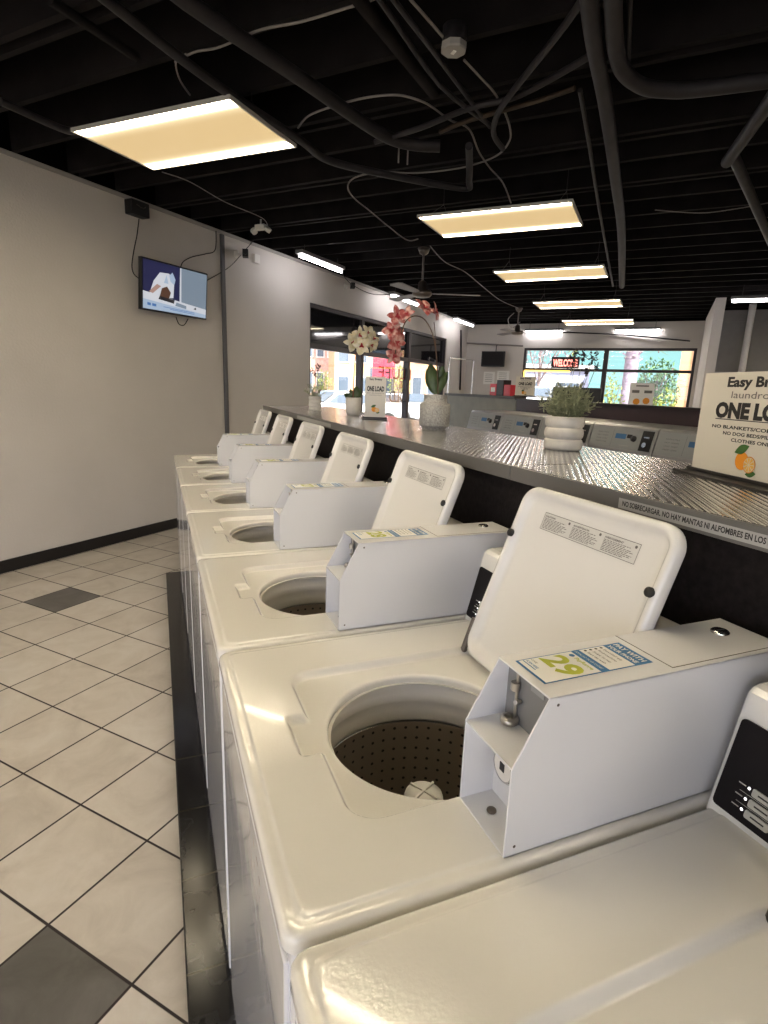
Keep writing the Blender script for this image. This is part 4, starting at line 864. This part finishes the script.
# neon sign in the window
NEON = emit('neon_red', (1.0, 0.25, 0.2), 2.2); NY = emit('neon_yellow', (1.0, 0.62, 0.12), 2.0)
p = BI @ onback(551, 368, WB-0.02); q = BI @ onback(579, 358, WB-0.02)
root = thing('open_sign', 'lit red sign reading WELCOME in the upper left back window pane', 'sign', M=BFt(p.x, WB-0.03, p.z))
W_ = q.x-p.x+0.02; H_ = q.z-p.z+0.02
m = MB(); m.box(0, W_, 0, 0.03, 0, H_); m.build('backboard', mat('sign_board_dark', (0.04, 0.02, 0.03), 0.5), root)
m = MB(); m.text('WELCOME', H_*0.85, frame((0.04, -0.004, H_*0.18), (1, 0, 0), (0, 0, 1)), 0, bold=0.03, width=W_-0.08); m.build('lettering', NEON, root)
root = thing('light_border', 'lit yellow border strip around the lower left pane of the back window', 'sign light', M=BFt(BJ0+0.06, WB-0.01, 1.30))
m = MB(); m.tube([(0, 0, 0.05), (0, 0, 0.80)], 0.022, 8); m.tube([(0, 0, 0.80), (1.05, 0, 0.80)], 0.018, 8); m.build('light_tube', NY, root)
p = BI @ onback(628, 404, WB-0.02)
root = thing('window_notice', 'white notice with two oranges taped in the right half of the back window', 'notice', M=BFt(p.x, WB+0.0, p.z-0.05))
m = MB(); m.box(0, 0.50, 0, 0.004, 0, 0.52); m.box(0.05, 0.2, -0.001, 0, 0.3, 0.36, 1); m.box(0.3, 0.46, -0.001, 0, 0.3, 0.36, 1); m.box(0.12, 0.38, -0.001, 0, 0.44, 0.47, 1)
m.disc((0, 0, 0), 0.07, 20, 2, Matrix.Translation((0.16, -0.002, 0.11)) @ Matrix.Rotation(PI/2, 4, 'X')); m.disc((0, 0, 0), 0.07, 20, 2, Matrix.Translation((0.36, -0.002, 0.13)) @ Matrix.Rotation(PI/2, 4, 'X')); m.build('sheet', [PAPER, INKG, ORG], root)
# hanging rail of laundry carts at the far left corner
def rail(j, w, wd, h, label):
    root = thing('laundry_cart', label, 'laundry cart', M=BFt(j, w, 0) @ Matrix.Rotation(1.33, 4, 'Z'))
    m = MB(); r = 0.016
    m.tube([(0, 0, 0.75), (0, 0, h)], r, 8); m.tube([(wd, 0, 0.75), (wd, 0, h)], r, 8); m.tube([(0, 0, h), (wd, 0, h)], r, 8); m.build('hanging_rail', CHROME, root)
    m = MB(); n = 6
    for z in (0.35, 0.75): m.tube([(0, -0.25, z), (wd, -0.25, z), (wd, 0.25, z), (0, 0.25, z), (0, -0.25, z)], 0.01, 6)
    for i in range(n+1):
        x = wd*i/n
        for y in (-0.25, 0.25): m.tube([(x, y, 0.35), (x, y, 0.75)], 0.004, 4)
        m.tube([(x, -0.25, 0.35), (x, 0.25, 0.35)], 0.004, 4)
    m.build('basket', CHROME, root)
    for x in (0.03, wd-0.03):
        for y in (-0.22, 0.22): m = MB(); m.tube([(x, y, 0.08), (x, y, 0.35)], 0.008, 6); m.tube([(x-0.012, y, 0.045), (x+0.012, y, 0.045)], 0.045, 14, 1); m.build('caster', [CHROME, BLACK], root)
rail(0.17, 12.2, 1.02, 2.29, 'chrome laundry cart with tall hanging rail in the far left corner')
# red and black things on the half wall
REDM = mat('red_box', (0.65, 0.03, 0.05), 0.4)
for i, (y, c_, lb, h) in enumerate(((6.06, REDM, 'small red box standing on the grey-green half wall, left one', 0.15), (5.90, BLACK, 'black box on the grey-green half wall between the red boxes', 0.20), (5.73, REDM, 'small red box on the grey-green half wall, right one nearest the white notice', 0.14))):
    m = MB(); m.box(-0.06, 0.06, -0.075, 0.075, 0, h); m.box(-0.062, -0.06, -0.05, 0.05, h*0.3, h*0.7, 1); tag(m.build('dispenser_box', [c_, PAPER if i == 0 else c_], loc=(4.15, y, 1.535), bevel=0.006), lb, 'box')
# dark chairs by the back window
root = None
def chair(j, w, label, rz=0):
    root = thing('waiting_chair', label, 'chair', M=BFt(j, w, 0) @ Matrix.Rotation(rz, 4, 'Z'), group='black high-backed seats by the back window')
    m = MB(); m.box(-0.24, 0.24, -0.22, 0.22, 0.55, 0.62); m.build('seat', BLACK, root, bevel=0.02)
    m = MB(); m.box(-0.24, 0.24, 0.20, 0.25, 0.66, 1.74); m.build('backrest', BLACK, root, bevel=0.02)
    for x in (-0.2, 0.2):
        for y in (-0.2, 0.2): m = MB(); m.tube([(x, y, 0), (x, y, 0.56)], 0.015, 8); m.build('leg', CHROME, root)
chair(2.52, 13.2, 'black high-backed seat by the back window, behind the left of the plant'); chair(3.10, 13.2, 'black high-backed seat by the back window, next to the centre mullion')

# ================================================================== OUTSIDE
GROUND = mat('street_asphalt', (0.32, 0.31, 0.30), 0.9, noise=0.15, nscale=2)
PAVE = mat('sidewalk_concrete', (0.60, 0.56, 0.50), 0.9, noise=0.1, nscale=3)
gr = MB(); gr.box(-70, 70, -60, 90, -0.3, -0.13); struct('ground', gr, GROUND)
gr = MB(); gr.box(-4.5, -0.2, -8, 24, -0.13, -0.04); gr.box(-0.2, 30, WB+0.2, WB+4, -0.13, -0.04); gr.box(-0.2, 20, -9, WF-0.2, -0.13, -0.04); struct('sidewalk', gr, PAVE)
PEACH = mat('peach_stucco', (0.75, 0.42, 0.22), 0.8, noise=0.08, nscale=1); BRICK = mat('pink_brick', (0.62, 0.36, 0.28), 0.8, noise=0.3, nscale=4); WHITEB = mat('white_stucco', (0.8, 0.78, 0.74), 0.8); DKGL = mat('dark_glazing', (0.10, 0.13, 0.17), 0.1)
CARW = mat('car_white', (0.8, 0.8, 0.8), 0.25, coat=0.6); CARB = mat('car_blue_grey', (0.20, 0.26, 0.36), 0.25, coat=0.6); TYRE = mat('tyre', (0.02, 0.02, 0.02), 0.8)
def building(M, W_, D_, H_, wm, cols, rows, label, z0=0.6):
    root = thing('building', label, 'building', M=M); m = MB(); m.box(0, W_, 0, D_, -0.13, H_); m.build('wall', wm, root)
    m = MB(); m.box(-0.2, W_+0.2, -0.2, D_+0.2, H_, H_+0.3); m.build('parapet', WHITEB, root)
    for c in range(cols):
        for r in range(rows):
            x = W_*(c+0.5)/cols; z = z0+(H_-z0)*(r+0.15)/rows; w = W_/cols*0.28; h = (H_-z0)/rows*0.55
            f = MB(); f.box(x-w-0.08, x+w+0.08, -0.06, 0.02, z-0.08, z+h+0.08); fo = f.build('window', WHITEB, root)
            g = MB(); g.box(x-w, x+w, -0.08, -0.055, z, z+h); g.build('pane', DKGL, fo)
    return root
RZ = lambda a: Matrix.Rotation(a, 4, 'Z')
def outM(px, dist, rz=0.0):
    """ground point seen at column px at a horizontal distance; local x to the right, y away"""
    r = ray(px, 392); a = math.atan2(r.x, r.y); p = Vector((CAM.x+math.sin(a)*dist, CAM.y+math.cos(a)*dist, 0))
    return Matrix.Translation(p) @ Matrix.Rotation(-a+rz, 4, 'Z')
building(outM(292, 46, 0.1), 3.6, 4, 9, BRICK, 4, 3, 'pink brick building outside behind the left storefront pane')
building(outM(334, 41, 0.15), 2.6, 3, 10, PEACH, 2, 4, 'peach building with white window bands outside, left of the first mullion')
building(outM(366, 56), 4.6, 4, 9, WHITEB, 3, 2, 'white building outside behind the middle storefront pane')
building(outM(409, 50), 4.0, 4, 9, PEACH, 3, 3, 'peach building outside behind the right storefront pane')
building(outM(676, 27, -0.25), 5, 5, 10, PEACH, 2, 2, 'peach building behind the right side of the back window')
building(outM(505, 34), 4.6, 5, 2.9, mat('lilac_wall', (0.42, 0.45, 0.58), 0.8), 2, 1, 'low lilac-grey building behind the left side of the back window')
def car(M, m_, label):
    root = thing('car', label, 'car', M=M); prof = [(-2.2, 0.35), (-2.25, 0.75), (-1.95, 0.95), (-1.5, 1.0), (-0.95, 1.42), (0.55, 1.46), (1.15, 1.05), (2.0, 0.88), (2.25, 0.65), (2.2, 0.32)]
    K_ = Matrix(((1, 0, 0, 0), (0, 0, 1, 0), (0, 1, 0, 0), (0, 0, 0, 1))); m = MB(); rings = []
    for y, k in ((-0.88, 0.93), (-0.8, 1.0), (0.8, 1.0), (0.88, 0.93)): rings.append([(x*(1 if k == 1 else 0.985), y*(1.0 if z < 1.0 else 0.86), 0.35+(z-0.35)*k) for x, z in prof])
    m.loft(rings, smooth=False); m.build('body', m_, root, bevel=0.05, bseg=3)
    for s_ in (-1, 1):
        g = MB(); y = s_*0.80; g.add([(-1.35, y, 1.02), (-0.9, y*0.96, 1.36), (-0.25, y*0.96, 1.38), (-0.25, y, 1.0), (-0.18, y, 1.0), (-0.18, y*0.96, 1.38), (0.5, y*0.96, 1.38), (1.0, y, 1.03)], [(0, 1, 2, 3), (4, 5, 6, 7)]); 
        for v in g.v: v.y += s_*0.03
        g.build('side_window', DKGL, root)
    g = MB(); g.quad((0.62, -0.66, 1.44), (0.62, 0.66, 1.44), (1.18, 0.72, 1.06), (1.18, -0.72, 1.06)); g.quad((-1.0, -0.66, 1.43), (-1.0, 0.66, 1.43), (-1.52, 0.72, 1.03), (-1.52, -0.72, 1.03)); 
    for v in g.v: v.z += 0.03
    g.build('windscreen', DKGL, root)
    for x in (-1.4, 1.4):
        for y in (-0.86, 0.86):
            w = MB(); w.tube([(x, y-0.1, 0.32), (x, y+0.1, 0.32)], 0.33, 20); w.tube([(x, y-0.11, 0.32), (x, y+0.11, 0.32)], 0.19, 14, 1); w.build('wheel', [TYRE, CHROME], root)
for (px, d_, a, m_, lb) in ((352, 25, 0.35, CARW, 'white car parked outside, seen left of the small counter notice'), (407, 29, -1.0, CARW, 'white car parked outside, seen right of the small counter notice'), (336, 34, 0.2, CARB, 'blue-grey car outside behind the left storefront pane'), (375, 37, 0.2, CARB, 'blue-grey car outside behind the middle storefront pane'), (434, 31, 0.5, CARW, 'white car outside behind the right storefront pane')):
    car(outM(px, d_, a) @ Matrix.Translation((0, 0, -0.13)), m_, lb)
car(outM(552, 27, 0.2) @ Matrix.Translation((0, 0, 0.45)), CARW, 'white car parked behind the left part of the back window')
# red awning, trees, palm
root = thing('awning', 'red sun awning across the street behind the storefront lettering', 'awning', M=outM(371, 33, PI/2) @ Matrix.Translation((0, -1.3, 0)))
m = MB(); m.prism([(0, 2.1), (0, 3.1), (0.5, 3.3), (1.8, 2.2), (1.8, 2.1)], 0, 1.25, T=Matrix(((-1, 0, 0, 0), (0, 0, 1, 0), (0, 1, 0, 0), (0, 0, 0, 1)))); m.build('canopy', REDM, root)
for y in (0.1, 1.15): m = MB(); m.tube([(-1.6, y, -0.13), (-1.6, y, 2.2)], 0.05, 8); m.tube([(-0.1, y, -0.13), (-0.1, y, 2.2)], 0.05, 8); m.build('post', STEELD, root)
LFA = mat('yellow_green_leaves', (0.34, 0.40, 0.10), 0.7, noise=0.5, nscale=3); LFB = mat('green_leaves', (0.10, 0.20, 0.07), 0.7, noise=0.5, nscale=3); BARK = mat('bark', (0.22, 0.17, 0.16), 0.9, noise=0.4, nscale=6)  # yellow-green and plain green are the plants' own leaf colours
def tree(M, H_, R_, lm, label, seed, nl=900, trunk=0.12, name='tree', cat='tree', ls=0.16, low=0.45):
    rnd = random.Random(seed); root = thing(name, label, cat, M=M); m = MB()
    if trunk: 
        m.tube([(0, 0, -0.13), (0.05, 0, H_*0.5), (0, 0.05, H_*0.8)], trunk, 8, radii=[trunk, trunk*0.7, trunk*0.3])
        for i in range(5): a = rnd.random()*6.3; m.tube([(0, 0, H_*0.4), (math.cos(a)*R_*0.6, math.sin(a)*R_*0.6, H_*rnd.uniform(0.6, 0.9))], trunk*0.3, 5)
        m.build('trunk', BARK, root)
    c = MB()
    for i in range(nl):
        d = Vector((rnd.gauss(0, 1), rnd.gauss(0, 1), rnd.gauss(0, 1))).normalized()*(rnd.random()**0.4)
        p = Vector((d.x*R_, d.y*R_, H_*(low+1)/2+d.z*H_*(1-low)/2)); e = Vector((rnd.gauss(0, 1), rnd.gauss(0, 1), rnd.gauss(0, 1))).normalized()
        leaf(c, p, p+e*ls, ls*0.6, 0.01, 0, 2)
    c.build('crown', lm, root)
tree(outM(612, 18), 2.25, 0.35, LFA, 'yellow-green bush outside the back window, just right of the centre mullion', 3, 300, 0.03, 'bush', 'bush', 0.12, 0.0)
tree(outM(645, 16.5), 1.95, 0.40, LFA, 'yellow-green bush outside the back window, beside the taped notice', 1, 340, 0.03, 'bush', 'bush', 0.12, 0.0)
tree(outM(667, 17.5), 1.9, 0.35, LFA, 'low yellow bush outside the right corner of the back window', 4, 300, 0.03, 'bush', 'bush', 0.12, 0.0)
tree(outM(655, 23.5), 3.0, 0.85, LFB, 'dark green small tree outside the back window', 2, 1100, 0.1, ls=0.15, low=0.25)
tree(outM(537, 30.5), 5.0, 1.6, mat('grey_twigs', (0.42, 0.36, 0.40), 0.8), 'bare grey tree behind the upper left back window pane', 5, 420, 0.10, ls=0.16, low=0.45)
tree(outM(323, 36), 2.6, 0.7, LFA, 'yellow-green bush outside behind the left storefront pane', 6, 400, 0.06, 'bush', 'bush', 0.14, 0.1)
tree(outM(399, 40), 3.2, 0.9, LFA, 'yellow-green tree outside behind the storefront lettering', 7, 500, 0.1, ls=0.16, low=0.2)
root = thing('palm_tree', 'palm tree with thick violet-grey trunk outside the back window', 'tree', M=outM(628, 21.5))
m = MB(); m.lathe([(0.26, -0.13), (0.24, 1.5), (0.22, 3.2), (0.30, 3.8), (0.26, 4.4)], n=16); 
for i in range(40):
    a = i*2.4; z = 2.6+i*0.045; m.prism([(0.2, -0.06), (0.42, -0.03), (0.42, 0.03), (0.2, 0.06)], 0, 0.05, 0, Matrix.Translation((0, 0, z)) @ RZ(a) @ Matrix.Rotation(-0.6, 4, 'Y'))
m.build('trunk', mat('palm_bark', (0.30, 0.24, 0.30), 0.9, noise=0.3, nscale=8), root)
m = MB(); rnd = random.Random(9)
for i in range(22):
    a = i*2.39; el = rnd.uniform(-0.2, 1.2); pts = [Vector((math.cos(a)*t*2.2*math.cos(el), math.sin(a)*t*2.2*math.cos(el), 4.4+t*2.0*math.sin(el)-t*t*1.2)) for t in (0, 0.25, 0.5, 0.75, 1)]
    m.tube(pts, 0.02, 4, 1, cap=False)
    for q in range(1, 22):
        t = q/22*4; k_ = min(int(t), 3); p = pts[k_].lerp(pts[k_+1], t-k_)
        for s_ in (-1, 1): d = Vector((-math.sin(a)*s_, math.cos(a)*s_, -0.5)); leaf(m, p, p+d*0.35, 0.035, 0.0, 0, 2)
m.build('crown', [LFA, BARK], root)
# lettering on the storefront glass, reads correctly from the street
LETR = mat('window_letter_red', (0.55, 0.04, 0.05), 0.5); LETG = mat('window_letter_grey', (0.12, 0.14, 0.18), 0.5)
def wl_text(txt, px, py, h, m_, label, wd):
    p = BI @ onleft(px, py, -0.075); m = MB(); FMx = frame((-0.086, p.y, p.z), (0, -1, 0), (0, 0, 1)); m.text(txt, h, FMx, 0, bold=0.01, cx=True, width=wd); tag(m.build('window_lettering', m_, M=BF), label, 'lettering')
wl_text('FLUFF', 396, 379, 0.30, LETR, 'red FLUFF lettering on the storefront glass, mirrored from inside', 1.45)
wl_text('&', 401, 388, 0.20, LETR, 'small ampersand on the storefront glass under the red lettering', 0.18)
wl_text('FOLD', 400, 402, 0.30, LETG, 'dark FOLD lettering on the storefront glass under the ampersand', 0.95)

# ================================================================== LIGHT
sun = bpy.data.lights.new('sun', 'SUN'); sun.energy = 9.0; sun.angle = 0.01; sun.color = (1.0, 0.93, 0.82)
so = bpy.data.objects.new('sun', sun); COL.objects.link(so)
sdir = (JV*0.62 - WV*0.55 + Vector((0, 0, 0.95))).normalized()
so.rotation_mode = 'QUATERNION'; so.rotation_quaternion = sdir.to_track_quat('Z', 'Y')
W = bpy.data.worlds.new('sky'); sc.world = W; W.use_nodes = True; nt = W.node_tree; bg = nt.nodes['Background']
tc = node(nt, 'ShaderNodeTexCoord')
dp = node(nt, 'ShaderNodeVectorMath', operation='DOT_PRODUCT'); L(nt, tc.outputs['Generated'], dp.inputs[0]); hs = Vector((sdir.x, sdir.y, 0.25)).normalized(); dp.inputs[1].default_value = hs
g = node(nt, 'ShaderNodeMapRange', ins={1: -0.2, 2: 1.0}); L(nt, dp.outputs['Value'], g.inputs[0])
dw = node(nt, 'ShaderNodeVectorMath', operation='DOT_PRODUCT'); L(nt, tc.outputs['Generated'], dw.inputs[0]); dw.inputs[1].default_value = WV
ts = node(nt, 'ShaderNodeMapRange', interpolation_type='SMOOTHSTEP', ins={1: 0.86, 2: 0.98}); L(nt, dw.outputs['Value'], ts.inputs[0])
mxs = node(nt, 'ShaderNodeMix', data_type='RGBA'); L(nt, ts.outputs[0], mxs.inputs[0]); mxs.inputs[7].default_value = (0.42, 0.78, 0.78, 1); L(nt, mxs.outputs[2], bg.inputs['Color'])
L(nt, ramp(nt, g.outputs[0], [(0.0, (0.74, 0.75, 0.80)), (0.35, (0.78, 0.79, 0.92)), (1.0, (0.92, 0.88, 0.98))]), mxs.inputs[6])
L(nt, M_(nt, 'ADD', 0.75, M_(nt, 'MULTIPLY', M_(nt, 'POWER', g.outputs[0], 2.0), 2.9)), bg.inputs['Strength'])
pl = bpy.data.lights.new('window_portal', 'AREA'); pl.shape = 'RECTANGLE'; pl.size = 8.2; pl.size_y = 2.7; pl.cycles.is_portal = True
po_ = bpy.data.objects.new('window_portal', pl); COL.objects.link(po_); po_.matrix_world = BF @ Matrix.Translation((4.65, WF-0.25, 1.5)) @ Matrix.Rotation(PI/2, 4, 'X') @ Matrix.Rotation(PI, 4, 'Y') @ Matrix.Rotation(PI, 4, 'Y')
pz = po_.matrix_world.to_3x3() @ Vector((0, 0, -1))
if pz.dot(WV) < 0: po_.matrix_world = po_.matrix_world @ Matrix.Rotation(PI, 4, 'Y')

vs = sc.view_settings; vs.view_transform = 'Standard'; vs.look = 'None'; vs.gamma = 1.0; vs.exposure = 0.95; vs.use_curve_mapping = False
cy = sc.cycles; cy.use_denoising = True; cy.max_bounces = 8; cy.diffuse_bounces = 4; cy.glossy_bounces = 4; cy.transparent_max_bounces = 12; cy.sample_clamp_indirect = 6.0; cy.caustics_reflective = False; cy.caustics_refractive = False
